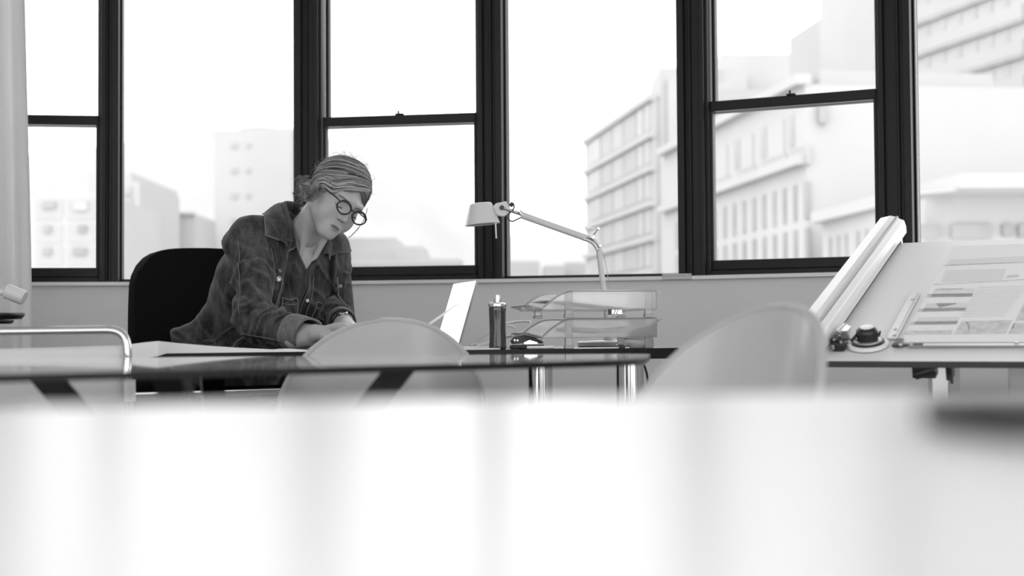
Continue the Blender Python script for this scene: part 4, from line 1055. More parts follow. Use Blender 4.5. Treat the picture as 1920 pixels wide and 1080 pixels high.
# --- body: head, neck, chest, arms, legs as one mesh
def head_sdf(Q):
    x, y, z = Q; ax_ = np.abs(x); R = [ax_, y, z]
    d = ell(Q, (0, -.022, .042), (.073, .093, .082))
    d = smin(d, ell(Q, (0, .035, -.018), (.060, .060, .078)), .04)
    d = smin(d, cap(R, (.050, .004, -.052), (.018, .064, -.098), .018, .016), .028)
    d = smin(d, ell(Q, (0, .072, -.103), (.021, .018, .015)), .02)
    d = smin(d, ell(R, (.040, .054, -.042), (.027, .025, .034)), .025)
    d = smin(d, ell(Q, (0, .076, -.076), (.027, .016, .022)), .02)
    d = smin(d, cap(R, (.012, .086, .021), (.043, .072, .023), .011, .010), .018)
    d = smax(d, -ell(R, (.032, .099, .000), (.019, .016, .0125)), .012)
    d = smin(d, ell(R, (.0315, .0735, -.002), (.0165, .0135, .0125)), .004)
    d = smin(d, cap(Q, (0, .086, .012), (0, .106, -.030), .0070, .0078), .012)
    d = smin(d, ell(Q, (0, .1065, -.0345), (.0090, .0090, .0075)), .006)
    d = smin(d, ell(R, (.0115, .0965, -.0375), (.0062, .0085, .0062)), .005)
    d = smax(d, -ell(R, (.0060, .1015, -.0445), (.0032, .005, .0035)), .003)
    d = smin(d, ell(R, (.006, .0920, -.0655), (.0130, .0055, .0036)), .005)
    d = smin(d, ell(Q, (0, .0915, -.0765), (.0150, .0065, .0046)), .005)
    d = smax(d, -ell(Q, (0, .0990, -.0710), (.0205, .0060, .0016)), .003)
    d = smax(d, -ell(Q, (0, .100, -.057), (.0035, .005, .006)), .004)
    # ears
    e = ell(R, (.071, -.008, -.012), (.007, .017, .028)); e = smax(e, -ell(R, (.079, -.006, -.008), (.006, .010, .016)), .004)
    d = smin(d, e, .006)
    # neck
    nb2 = npv(NB)
    d = smin(d, chain(Q, [(0, -.030, -.045), (0, -.028, -.085), nb2], [.050, .047, .055], .02), .022)
    t0 = npv(HMi @ (TM @ Vector((.02, .075, -.085)))); t1 = npv(HMi @ (TM @ Vector((-.02, .075, -.085))))
    d = smin(d, cap(Q, (.055, -.02, -.045), t0, .010, .008), .02); d = smin(d, cap(Q, (-.055, -.02, -.045), t1, .010, .008), .02)
    # collar bones and upper chest
    T_ = lambda a, b, c: npv(HMi @ (TM @ Vector((a, b, c))))
    d = smin(d, cap(Q, T_(-.09, .015, -.075), T_(.09, .015, -.075), .055, .055), .03)
    for s in (-1, 1): d = smin(d, cap(Q, T_(.018 * s, .084, -.082), T_(.12 * s, .045, -.058), .008, .007), .012)
    d = smin(d, ell(loc_h(Q), (0, .03, -.16), (.11, .075, .09)), .03)
    return d
HT = HMi @ TM
def loc_h(Q): return loc(Q, HT)
hv, hfq = nets(head_sdf, (-.17, -.20, -.30), (.17, .15, .15), .0026)
hv = relax(hv, hfq, 1, .4)
Rm = np.array([[HM[i][j] for j in range(3)] for i in range(3)])
hv_w = hv @ Rm.T + npv(HC)

def torso_core(q, g=0.):
    d = smin(cap(q, (-.130, 0, -.062), (-.02, -.014, -.042), .046 + g, .050 + g), cap(q, (.130, 0, -.062), (.02, -.014, -.042), .046 + g, .050 + g), .02)
    d = smin(d, ell(q, (0, .008, -.20), (.150 + g, .105 + g, .20 + g)), .05)
    d = smin(d, ell([np.abs(q[0]), q[1], q[2]], (.068, .085, -.205), (.06 + g, .048 + g, .062 + g)), .04)
    d = smin(d, ell(q, (0, 0, -.40), (.122 + g, .088 + g, .17 + g)), .06)
    d = smin(d, ell(q, (0, -.012, -TLEN + .02), (.165 + g, .118 + g, .12 + g)), .06)
    return d
fh = Vector((ft.x, ft.y, 0)).normalized(); lh = Vector((-fh.y, fh.x, 0))
if lh.dot(lt) < 0: lh = -lh
HIP = [H0 + lh * s * .085 for s in (-1, 1)]
KNEE = [HIP[i] + fh * .40 + lh * s * .03 + V(0, 0, -.035) for i, s in ((0, -1), (1, 1))]
ANK = [KNEE[i] + V(-.02, .03, -KNEE[i].z + .09) for i in (0, 1)]
def body_sdf(Q):
    q = loc(Q, TM); d = torso_core(q)
    for S_, E_, W_ in ((S_R, E_R, W_R), (S_L, E_L, W_L)): d = smin(d, chain(Q, [S_, E_, W_], [.040, .034, .0255], .02), .02)
    for i in (0, 1): d = smin(d, chain(Q, [HIP[i], KNEE[i], ANK[i]], [.080, .055, .036], .02), .03)
    return d
bv, bfq = nets(body_sdf, (H0.x - .30, 3.40, .02), (S_L.x + .16, H0.y + .28, 1.16), .009)

def hand_parts(Wp, aim, palm_n, fingers, thumb_dir, side):
    """a hand from the wrist: aim along the fingers, palm_n out of the palm"""
    aim = Vector(aim).normalized(); pn = Vector(palm_n); pn = (pn - aim * pn.dot(aim)).normalized(); lat = aim.cross(pn) * side
    Wp = Vector(Wp); segs = []
    pt = lambda a, b, c: npv(Wp + aim * a + lat * b + pn * c)
    kn = [pt(.088, -.030, 0), pt(.092, -.010, -.003), pt(.088, .010, -.003), pt(.080, .028, 0)]
    ln = [(.040, .024, .020), (.045, .028, .021), (.041, .026, .020), (.032, .019, .017)]
    fing = []
    for i in range(4):
        p = Vector(kn[i]); c = fingers[i]; d = aim.copy(); pts = [p]; ang = 0
        for j, l in enumerate(ln[i]):
            ang += c[j]; dd = aim * cos(ang) + pn * sin(ang) + lat * (-.10 + .065 * i); p = p + dd.normalized() * l; pts.append(p)
        fing.append(pts)
    td = Vector((0, 0, 0)); th = [Vector(pt(.025, -.022, .006))]
    for a, b, c in thumb_dir: th.append(th[-1] + aim * a + lat * b + pn * c)
    def f(Q):
        d = cap(Q, Wp - aim * .06, Wp, .026, .0245)
        d = smin(d, cap(Q, pt(.0, .0, 0), pt(.03, 0, 0), .024, .02), .015)
        for i in range(4): d = smin(d, cap(Q, pt(.02, -.016 + .011 * i, .002), kn[i], .0145, .0105), .010)
        d = smin(d, cap(Q, pt(.02, -.018, .006), th[1], .016, .0125), .012)
        fd = None
        for i, pts in enumerate(fing):
            r = [.0098, .0088, .0080, .0068] if i < 3 else [.0085, .0076, .0070, .0060]
            c = chain(Q, pts, r, .003); fd = c if fd is None else np.minimum(fd, c)
        t = chain(Q, th, [.0135, .0115, .0098, .0080][:len(th)], .004)
        d = smin(d, fd, .005); return smin(d, t, .006)
    allp = np.array([npv(p) for pts in fing for p in pts] + [npv(p) for p in th] + [npv(Wp - aim * .05), npv(Wp)])
    v, q = nets(f, allp.min(0) - .04, allp.max(0) + .04, .0022)
    return v, q, fing, th
aimR = Vector((.80, -.42, .15)); 
hrv, hrq, fingR, thR = hand_parts(W_R, aimR, (.05, -.25, -1), [(.30, .4, .3), (.34, .42, .3), (.36, .45, .3), (.38, .45, .3)], [(.030, -.012, .009), (.026, .004, .008), (.020, .008, .003)], 1)
aimL = (P(640, 632, 3.66) - W_L)
hlv, hlq, fingL, thL = hand_parts(W_L, aimL, (.1, -.2, -1), [(.10, .3, .2), (.12, .3, .2), (.15, .35, .2), (.2, .35, .25)], [(.026, -.022, .008), (.024, -.010, .004), (.020, -.002, .002)], -1)

# skin
M['skin'] = mat('skin', .41, .42, spec=.4, bump=.03, bscale=400, var=.05, vscale=30, sss=.15)
M['hair'] = None
def denim(name, dark, light, scale=22, wear_fold_light=.5, bumpd=.0012):
    m = bpy.data.materials.new(name); m.use_nodes = True; nt = m.node_tree; b = nt.nodes['Principled BSDF']; L = nt.links.new
    co = nt.nodes.new('ShaderNodeTexCoord'); g = nt.nodes.new('ShaderNodeNewGeometry')
    mp = nt.nodes.new('ShaderNodeMapping'); mp.inputs['Rotation'].default_value = (0, .35, .3); mp.inputs['Scale'].default_value = (1.6, 1.6, .55)
    n1 = nt.nodes.new('ShaderNodeTexNoise'); n1.inputs['Scale'].default_value = scale; n1.inputs['Detail'].default_value = 8; n1.inputs['Roughness'].default_value = .7
    n2 = nt.nodes.new('ShaderNodeTexNoise'); n2.inputs['Scale'].default_value = 420; n2.inputs['Detail'].default_value = 2
    L(co.outputs['Object'], mp.inputs[0]); L(mp.outputs[0], n1.inputs['Vector']); L(mp.outputs[0], n2.inputs['Vector'])
    pr = nt.nodes.new('ShaderNodeMapRange'); pr.inputs[1].default_value = .495; pr.inputs[2].default_value = .545; pr.inputs[3].default_value = 0; pr.inputs[4].default_value = wear_fold_light
    L(g.outputs['Pointiness'], pr.inputs[0])  # ridge wear, plus fold light and crease shade put into the colour
    nr = nt.nodes.new('ShaderNodeMapRange'); nr.inputs[1].default_value = .38; nr.inputs[2].default_value = .74; L(n1.outputs['Fac'], nr.inputs[0])
    ad = nt.nodes.new('ShaderNodeMath'); ad.operation = 'MULTIPLY_ADD'; ad.inputs[1].default_value = .65; L(nr.outputs[0], ad.inputs[0]); L(pr.outputs[0], ad.inputs[2])
    fw = nt.nodes.new('ShaderNodeMath'); fw.operation = 'MULTIPLY_ADD'; fw.inputs[1].default_value = .5; fw.inputs[2].default_value = -.25; L(n2.outputs['Fac'], fw.inputs[0])
    sm = nt.nodes.new('ShaderNodeMath'); sm.operation = 'ADD'; sm.use_clamp = True; L(ad.outputs[0], sm.inputs[0]); L(fw.outputs[0], sm.inputs[1])
    cr = nt.nodes.new('ShaderNodeValToRGB'); cr.color_ramp.elements[0].color = (dark, dark, dark, 1); cr.color_ramp.elements[1].color = (light, light, light, 1)
    L(sm.outputs[0], cr.inputs[0]); L(cr.outputs[0], b.inputs['Base Color'])
    b.inputs['Roughness'].default_value = .85; b.inputs['Specular IOR Level'].default_value = .2
    b.inputs['Sheen Weight'].default_value = .15
    bp = nt.nodes.new('ShaderNodeBump'); bp.inputs['Strength'].default_value = .5; bp.inputs['Distance'].default_value = bumpd
    sm2 = nt.nodes.new('ShaderNodeMath'); sm2.operation = 'MULTIPLY_ADD'; sm2.inputs[1].default_value = 1.5; L(n1.outputs['Fac'], sm2.inputs[0]); L(n2.outputs['Fac'], sm2.inputs[2])
    L(sm2.outputs[0], bp.inputs['Height']); L(bp.outputs[0], b.inputs['Normal'])
    return m
M['jacket'] = denim('jacket_denim', .002, .155, 13, .34); M['shirt'] = denim('shirt_denim', .003, .12, 15, .35)
M['cuff'] = denim('cuff_denim', .09, .24, 60, .2); M['stitch'] = mat('denim_seam', .17, .9, bump=.3, bscale=900)
M['seam_dark'] = mat('denim_dark_seam', .008, .9, bump=.3, bscale=900)
M['trousers'] = mat('dark_trousers', .012, .9, bump=.2, bscale=700); M['shoe'] = mat('dark_shoe', .02, .5, bump=.1)
M['lip'] = mat('lips', .26, .35, bump=.03, sss=.1); M['brow'] = mat('eyebrow_hair', .16, .8, bump=.05); M['lash'] = mat('eyelash', .02, .7, bump=.01)

body = np_mesh('body', [(hv_w, hfq, 0), (bv, bfq, 0), (hrv, hrq, 0), (hlv, hlq, 0)], [M['skin']], wo_)
# lips tinted; shade of mouth line and nostrils put into the colour
me = body.data; hx, hy, hz_ = hv[:, 0], hv[:, 1], hv[:, 2]
lip_shade = .55 * np.clip(1.6 - ((hx / .0205) ** 2 + ((hz_ + .0712) / .0095) ** 2) * 1.5, 0, 1) * (hy > .08)
lip_shade = np.maximum(lip_shade, np.clip(1.3 - np.abs(hz_ + .0708 + 6 * hx ** 2) / .0017, 0, 1) * np.clip(2.2 - np.abs(hx) / .0100, 0, 1) * (hy > .075))
lip_shade = np.maximum(lip_shade, np.clip(1.4 - (((np.abs(hx) - .0060) / .0034) ** 2 + ((hz_ + .0445) / .0028) ** 2), 0, .9) * (hy > .088))
allv = np.zeros(len(me.vertices), np.float32); allv[:len(hv)] = lip_shade
la = me.attributes.new('lip', 'FLOAT', 'POINT'); la.data.foreach_set('value', allv)
nt = M['skin'].node_tree; bs = nt.nodes['Principled BSDF']; src = bs.inputs['Base Color'].links[0].from_socket
ma = nt.nodes.new('ShaderNodeAttribute'); ma.attribute_name = 'lip'; mx = nt.nodes.new('ShaderNodeMix'); mx.data_type = 'RGBA'
mx.inputs[7].default_value = (.05, .05, .05, 1); nt.links.new(ma.outputs['Fac'], mx.inputs[0]); nt.links.new(src, mx.inputs[6]); nt.links.new(mx.outputs[2], bs.inputs['Base Color'])

# --- trousers and shoes
def trousers_sdf(Q):
    q = loc(Q, TM); d = ell(q, (0, -.012, -TLEN + .02), (.176, .128, .135))
    d = np.minimum(d, smin(d, chain(Q, [HIP[0], KNEE[0], ANK[0]], [.092, .068, .056], .02), .03))
    d = smin(d, chain(Q, [HIP[1], KNEE[1], ANK[1]], [.092, .068, .056], .02), .02)
    d = d + (NF(Q[0] * 22, Q[1] * 22, Q[2] * 12) - .5) * .012
    return np.maximum(d, .085 - Q[2])
v, f = nets(trousers_sdf, (H0.x - .30, H0.y - .62, .06), (H0.x + .50, H0.y + .22, .78), .010)
np_mesh('trousers', [(v, f, 0)], [M['trousers']], wo_)
for i in (0, 1):
    a = ANK[i]; m = MB()
    g = lambda Q, a=a: np.maximum(smin(chain(Q, [a + V(0, 0, -.02), a - fh * .02 + V(0, 0, -.055), a + fh * .08 + V(0, 0, -.058), a + fh * .17 + V(0, 0, -.066)], [.042, .036, .038, .028], .03), cap(Q, a, a + V(0, 0, .03), .045, .045), .02), .004 - Q[2])
    v, f = nets(g, (a.x - .26, a.y - .26, .0), (a.x + .26, a.y + .26, .16), .006)
    np_mesh('shoe', [(v, f, 0)], [M['shoe']], wo_)

# --- shirt
def shirt_sdf(Q):
    q = loc(Q, TM); d = torso_core(q, .010)
    x, y, z = q
    w = (NF(x * 26 + z * 14, y * 20, z * 11 - x * 20) - .5); w2 = 1 - np.abs(NF2(x * 14 + z * 18, y * 10, z * 9 - x * 12) * 2 - 1)
    d = d - .010 * w - .010 * w2 ** 4
    d = smin(d, chain(Q, [S_L, E_L], [.058, .05], .02), .02)
    # open neck: a V on the chest
    vn = (np.abs(x + .002) - np.clip((z + .078) * .80, -.05, .065)) 
    d = smax(d, -np.maximum(vn, .02 - y), .004)
    d = np.maximum(d, z - .012); d = np.maximum(d, -(z + TLEN + .01))
    return d
v, f = nets(shirt_sdf, (H0.x - .3, 3.45, H0.z - .14), (S_L.x + .16, H0.y + .26, 1.13), .0048)
shirt = np_mesh('shirt', [(v, f, 0)], [M['shirt']], wo_)

# --- jacket: torso shell with sleeves, open in front
JOPL = lambda z: .100 + np.clip((-z - .05) * .10, 0, .02)
JOPR = lambda z: -.078 - np.clip((-z - .05) * .12, -.02, .05)
cuffR0 = E_R.lerp(W_R, .66); cuffR1 = E_R.lerp(W_R, .90)
def folds(t, ang, seed, f, g):
    w = NF(t * 3 + seed, np.cos(ang) * 1.2 + seed, np.sin(ang) * 1.2 + 5) * 1.5 + NF2(t * 7 + seed, np.cos(ang) * 2 + 3, np.sin(ang) * 2 + seed) * .5
    k = (1 - np.abs(np.sin(pi * (f * t + g * ang / (2 * pi) + w)))) ** 1.6
    m_ = np.clip(NF2(t * 4 + seed * 2, np.cos(ang) * 1.4 + 9, np.sin(ang) * 1.4) * 2.2 - .5, 0, 1)
    return k * m_
def arm_t(Q, a, b):
    a = npv(a); b = npv(b); d = b - a; return ((Q[0] - a[0]) * d[0] + (Q[1] - a[1]) * d[1] + (Q[2] - a[2]) * d[2]) / (d @ d)
def jacket_sdf(Q):
    q = loc(Q, TM); x, y, z = q
    d = torso_core(q, .026)
    d = smin(d, ell(q, (0, -.042, -.20), (.152, .082, .17)), .05)
    # short loose hem swinging out behind
    d = smin(d, cap(q, (-.085, -.035, -.32), (-.150, -.085, -.415), .050, .036), .05)
    d = smin(d, cap(q, (-.02, -.06, -.33), (-.06, -.115, -.43), .060, .045), .05)
    a0 = np.arctan2(y, x)
    d = d - .015 * folds(-z * 2.2, a0, 3.3, 4.0, 2) - .006 * folds(-z * 2.5, a0, 8.1, 4.0, 3) + .003
    for (S_, E_, W_, sd, k1) in ((S_R, E_R, W_R, 1.7, .74), (S_L, E_L, W_L, 5.1, .72)):
        rs = (.054, .053, .047, .046) if sd < 3 else (.050, .048, .042, .040)
        up_ = chain(Q, [S_ + (mid - S_) * .10, S_, S_.lerp(E_, .5), E_], rs, .03)
        t = arm_t(Q, S_, E_); fr = frame_along(S_, E_, (.3, -1, 0)); ql = loc(Q, fr); a_ = np.arctan2(ql[1], ql[0])
        up_ = up_ - (.015 * folds(t, a_, sd, 2.4, 2) + .006 * folds(t, a_, sd + 4, 4.0, 1)) * np.clip(t * 2.5, .05, 1) + .003
        e1_ = E_.lerp(W_, k1); lo_ = cap(Q, E_, e1_, rs[3] + .001, .042 if sd < 3 else .036)
        t2 = arm_t(Q, E_, W_); fr = frame_along(E_, W_, (.3, -1, 0)); ql = loc(Q, fr); a_ = np.arctan2(ql[1], ql[0])
        lo_ = lo_ - (.014 * folds(t2, a_, sd + 7, 5.0, 1) + .006 * folds(t2, a_, sd + 9, 6.0, 2)) * np.clip(1.3 - t2, 0, 1) + .003
        lo_ = np.maximum(lo_, (t2 - k1) * (W_ - E_).length)
        d = smin(d, smin(up_, lo_, .016), .040)
    n = NF2(Q[0] * 40, Q[1] * 40, Q[2] * 26) - .5
    d = d - .003 * n
    # front opening
    op = np.maximum(np.maximum(JOPR(z) - x, x - JOPL(z)), .035 - y)
    # keep the sleeves whole
    sl = np.minimum(chain(Q, [S_R, E_R, W_R], [.050, .058, .06]), chain(Q, [S_L, E_L, W_L], [.040, .055, .06]))
    op = np.maximum(op, -(sl - .004))
    d = smax(d, -op, .003)
    nk = np.sqrt((x / .072) ** 2 + ((y - .015) / .066) ** 2) - 1
    d = smax(d, -np.maximum(nk * .06, -(z + .06)), .006)
    d = np.maximum(d, -(z + .455 + .03 * np.clip(y * 4, -1, 1)))
    return d
v, f = nets(jacket_sdf, (H0.x - .34, 3.42, H0.z - .10), (S_L.x + .18, H0.y + .34, 1.14), .0042)
v = relax(v, f, 1, .3)
jacket = np_mesh('jacket', [(v, f, 0)], [M['jacket']], wo_)

def snap(p, sdf, it=6, off=.0):
    p = npv(p); e = .002
    for _ in range(it):
        Qs = [np.array([p[i]] + [p[i] + (e if k == i else 0) for k in range(3)]) for i in range(3)]
        dv = sdf(Qs); g = (dv[1:] - dv[0]) / e; L2 = max(1e-6, float(g @ g)); p = p - g * (dv[0] - off) / L2
    return Vector(p)
def march(p, d, sdf, L=.30, off=.0008, n=150):
    p = npv(p); d = npv(Vector(d).normalized()); t = np.linspace(0, L, n); Qs = [p[i] + d[i] * t for i in range(3)]; dv = sdf(Qs) - off
    k = np.argmax(dv < 0)
    if not (dv < 0).any(): k = int(np.argmin(dv)); return Vector(p + d * t[k])
    if k == 0: return Vector(p)
    a, b = dv[k - 1], dv[k]; return Vector(p + d * (t[k - 1] + (t[k] - t[k - 1]) * a / (a - b)))
def front(x, z, sdf, off=.0008): return march(TM @ Vector((x, .26, z)), -ft, sdf, off=off)
def ribbon(c, r, mt, parent, name, dash=False):
    m = MB()
    if dash:
        for i in range(0, len(c) - 1): m.tube([c[i], c[i].lerp(c[i + 1], .6)], r, 5)
    else: m.tube(c, r, 6)
    return m.build(name, mt, parent, smooth=180)
def seam(xz, sdf, r=.0012, n=5, name='seam', mt=None, parent=None, dash=False):
    c = [front(p.x, p.y, sdf) for p in crom([Vector((x, z, 0)) for x, z in xz], n)]
    for _ in range(1): c = [c[0]] + [(c[i - 1] + c[i] * 2 + c[i + 1]) / 4 for i in range(1, len(c) - 1)] + [c[-1]]
    return ribbon(c, r, mt or M['stitch'], parent or jacket, name, dash)
jr = lambda z: float(JOPR(np.float64(z))); jl = lambda z: float(JOPL(np.float64(z)))
zr_ = [-.10 - .045 * i for i in range(8)]
seam([(jr(z) - .010, z) for z in zr_], jacket_sdf, .0020, name='front_edge'); seam([(jl(z) + .010, z) for z in (-.08, -.11, -.14, -.17)], jacket_sdf, .0020, name='front_edge')
seam([(jr(z) - .036, z) for z in zr_], jacket_sdf, .0013, name='placket_seam', mt=M['seam_dark']); seam([(jr(z) - .040, z) for z in zr_], jacket_sdf, .0008, name='placket_stitch')
for dz, mt_n, r in ((0, 'stitch', .0012), (-.006, 'seam_dark', .0012), (-.012, 'stitch', .0007)): seam([(jr(-.17) - .042, -.168 + dz), (-.145, -.165 + dz)], jacket_sdf, r, name='yoke_seam', mt=M[mt_n])
arm_ = [(-.142, -.035), (-.130, -.07), (-.124, -.11), (-.126, -.16), (-.134, -.20)]
seam(arm_, jacket_sdf, .0014, name='shoulder_seam'); seam([(x + .005, z) for x, z in arm_], jacket_sdf, .0011, name='shoulder_seam', mt=M['seam_dark']); seam([(x - .006, z) for x, z in arm_], jacket_sdf, .0007, name='shoulder_stitch', dash=True)
def button(x, z, sdf, r, parent, mt, name='button'):
    c = front(x, z, sdf, 0.); e = .004; q0 = [np.array([c[i]] + [c[i] + (e if k == i else 0) for k in range(3)]) for i in range(3)]; dv = sdf(q0); nn = Vector(dv[1:] - dv[0]).normalized(); nn = (nn + ft * .6).normalized(); c = c + nn * .002; A = frame_along(c, c + nn); m = MB()
    m.lathe([(0, -.003), (r, -.003), (r, .0018), (r * .8, .0030), (r * .5, .0018), (r * .4, .0030), (0, .0030)], 20, A); return m.build(name, mt, parent, smooth=40)
for z in (-.085, -.105, -.175, -.245): button(jr(z) - .022, z, jacket_sdf, .0075 if z != -.085 else .006, jacket, M['alu'] if z != -.085 else M['bracket'])
button(jl(-.10) + .018, -.10, jacket_sdf, .0070, jacket, M['bracket'])
# turned back cuff of the right sleeve
fr = frame_along(E_R, W_R, (0, 0, 1)); L_ = (W_R - E_R).length; m = MB()
rows = []
for (t, r) in ((.62, .0440), (.64, .0480), (.74, .0475), (.84, .0455), (.90, .0445), (.905, .0420), (.90, .0390), (.84, .039)):
    rows.append([fr @ Vector((r * cos(a) * (1 + .03 * sin(3 * a + t * 5)), r * sin(a) * .94, t * L_ + .006 * sin(a * 2 + 1) + .012 * sin(a))) for a in np.linspace(0, 2 * pi, 40, endpoint=False)])
m.grid(rows, closed=True); m.build('cuff', M['cuff'], jacket, smooth=60)
fr = frame_along(E_L, W_L, (0, 0, 1)); L_ = (W_L - E_L).length; m = MB(); rows = []
for (t, r) in ((.62, .037), (.64, .0405), (.80, .0390), (.805, .037), (.78, .034)): rows.append([fr @ Vector((r * cos(a), r * sin(a), t * L_)) for a in np.linspace(0, 2 * pi, 32, endpoint=False)])
m.grid(rows, closed=True); m.build('cuff', M['jacket'], jacket, smooth=60)

# collars: stand, fold and leaf, one sheet going round the neck
def lerp_list(L, t):
    c = crom([Vector(p) for p in L], 8); f_ = t * (len(c) - 1); i = min(int(f_), len(c) - 2); return c[i].lerp(c[i + 1], f_ - i)
def collar(name, I_, O_, mt, parent, th, sdf, off, n=26):
    rows = [[] for _ in range(7)]
    for k in range(-n, n + 1):
        t = abs(k) / n; sx = -1 if k <= 0 else 1; a = lerp_list(I_, t); b = lerp_list(O_, t)
        a = Vector((a.x * -sx, a.y, a.z)) if sx > 0 else a; b = Vector((b.x * -sx, b.y, b.z)) if sx > 0 else b
        A_ = TM @ a; B_ = TM @ b
        inn = Vector((a.x * .93, (a.y - .01) * .93 + .01, a.z - .034)); rows[0].append(TM @ inn); rows[1].append(TM @ Vector((a.x * .97, a.y * .985, a.z - .012)))
        rows[2].append(A_)
        for j, w in enumerate((.12, .40, .72, 1.0)):
            q = A_.lerp(B_, w); q = q + (ut * .010 + (q - (TM @ Vector((0, .01, a.z)))).normalized() * .006) * (sin(pi * min(1, w + .12)))
            pd = (ut * .75 + ft * .45 + lt * (.45 if q.dot(lt) > O_T.dot(lt) else -.45)).normalized()
            ts = np.arange(40) * .003; ok = sdf([q[i] + pd[i] * ts for i in range(3)]) > off
            q = q + pd * float(ts[np.argmax(ok)] if ok.any() else 0)
            rows[3 + j].append(q)
    for _ in range(3):
        for j in range(3, 7):
            r = rows[j]; rows[j] = [r[0]] + [(r[i - 1] + r[i] * 2 + r[i + 1]) / 4 for i in range(1, len(r) - 1)] + [r[-1]]
    m = MB(); m.grid(rows); o = m.build(name, mt, parent, smooth=180, solid=th, sub=1)
    edge = [rows[2][0], rows[4][0]] + rows[6] + [rows[4][-1], rows[2][-1]]
    c = crom(edge[1:-1], 2); m = MB(); m.tube(c, .0017, 6); m.build('collar_edge', M['stitch'], o, smooth=180)
    return o
jc = collar('collar', [(0, -.070, .048), (-.042, -.058, .048), (-.066, -.015, .042), (-.072, .030, .020), (-.078, .072, -.036)],
            [(0, -.102, .0), (-.066, -.087, .0), (-.106, -.038, .0), (-.130, .000, -.014), (-.140, .040, -.046)], M['jacket'], jacket, .0035, jacket_sdf, .005)
scl = collar('collar', [(0, -.060, .056), (-.038, -.048, .056), (-.056, -.010, .050), (-.060, .034, .024), (-.050, .078, -.026)],
             [(0, -.076, .030), (-.046, -.062, .030), (-.070, -.012, .026), (-.080, .036, .002), (-.080, .074, -.044)], M['shirt'], shirt, .0026, shirt_sdf, .004)
# shirt placket, pockets, buttons
pz = [-.085, -.12, -.17, -.22, -.27, -.32, -.37, -.42]; px_ = [.012, .014, .012, .017, .016, .008, .002, .002]
for o, r, mt in ((-.010, .0012, 'stitch'), (.010, .0012, 'stitch'), (-.0135, .0016, 'seam_dark')): seam([(x + o, z) for x, z in zip(px_, pz)], shirt_sdf, r, name='placket', mt=M[mt], parent=shirt)
seam([(x + .004, z) for x, z in zip(px_, pz)], shirt_sdf, .0011, 6, name='placket_stitch', mt=M['seam_dark'], parent=shirt, dash=True)
for i, z in enumerate((-.15, -.20, -.25, -.30, -.35)): button(float(np.interp(-z, [-q for q in pz], px_)), z, shirt_sdf, .0046, shirt, M['white_plastic'])
for s_, cx in ((-1, -.050), (1, .074)):
    pk = [(cx - .030, -.150), (cx + .030, -.150), (cx + .032, -.205), (cx, -.232), (cx - .032, -.205), (cx - .030, -.150)]
    dense = [tuple(Vector((*pk[i], 0)).lerp(Vector((*pk[i + 1], 0)), k / 4))[:2] for i in range(5) for k in range(4)] + [pk[-1]]
    seam(dense, shirt_sdf, .0017, 2, name='pocket_edge', parent=shirt); seam([(x * .86 + cx * .14, (z + .19) * .88 - .19) for x, z in dense], shirt_sdf, .0012, 2, name='pocket_stitch', mt=M['seam_dark'], parent=shirt, dash=True)
    seam([(cx - .030, -.163), (cx + .030, -.163)], shirt_sdf, .0012, 6, name='pocket_flap', parent=shirt)
# long seams of the right sleeve
def side(p, sdf): return march(Vector(p) + V(0, -.16, 0), (0, 1, 0), sdf, off=.0012)
c = [side(S_R.lerp(E_R, t) + V(-.030 - .004 * t, 0, .02), jacket_sdf) for t in np.linspace(.12, .98, 60)]; ribbon(c, .0012, M['stitch'], jacket, 'sleeve_seam')
c = [side(E_R.lerp(W_R, t) + V(-.02 + .03 * t, 0, -.028), jacket_sdf) for t in np.linspace(-.05, .60, 50)]; ribbon(c, .0012, M['stitch'], jacket, 'sleeve_seam'); ribbon([p + V(0, -.001, -.005) for p in c], .0012, M['seam_dark'], jacket, 'sleeve_seam')

# --- glasses
gl = MB(); GY, GZ_ = .117, -.004
def hp(x, y, z): return HM @ Vector((x, y, z))
rims = []
for s in (-1, 1):
    ring = []
    for k in range(40):
        a = 2 * pi * k / 40; rx = .0255 + .0015 * cos(2 * a); rz = .0190 + (.002 * sin(a) if sin(a) > 0 else 0)
        x = s * .0335 + rx * cos(a) * (1 + .05 * sin(a)); z = GZ_ + rz * sin(a); ring.append(hp(x, GY - .10 * (abs(x) ** 1.6), z))
    gl.tube(ring, [.0022 + .0010 * max(0, sin(2 * pi * k / 40)) for k in range(40)], 8, closed=True); rims.append(ring)
gl.tube([hp(-.0105, GY - .001, GZ_ + .006), hp(-.004, GY + .002, GZ_ + .009), hp(.004, GY + .002, GZ_ + .009), hp(.0105, GY - .001, GZ_ + .006)], .0020, 8)
gls = gl.build('glasses', M['black_plastic'], wo_, smooth=180)
for s in (-1, 1):
    m = MB(); m.tube(crom([hp(s * .058, GY - .004, GZ_ + .010), hp(s * .068, GY - .015, GZ_ + .012), hp(s * .074, .06, GZ_ + .011), hp(s * .078, .01, GZ_ + .012), hp(s * .079, -.012, GZ_ + .010), hp(s * .079, -.03, GZ_ - .006), hp(s * .078, -.038, GZ_ - .022)], 5), .0019, 8); m.build('temple', M['black_plastic'], gls, smooth=180)
for ring in rims:
    m = MB(); c = sum(ring, Vector((0, 0, 0))) / len(ring); m.add([c] + ring, [(0, i + 1, (i + 1) % 40 + 1) for i in range(40)]); m.build('lens', M['lens'] if 'lens' in M else M.setdefault('lens', clear_mat('spectacle_lens', .97, rough=.02, gloss=.12)), gls, smooth=180)
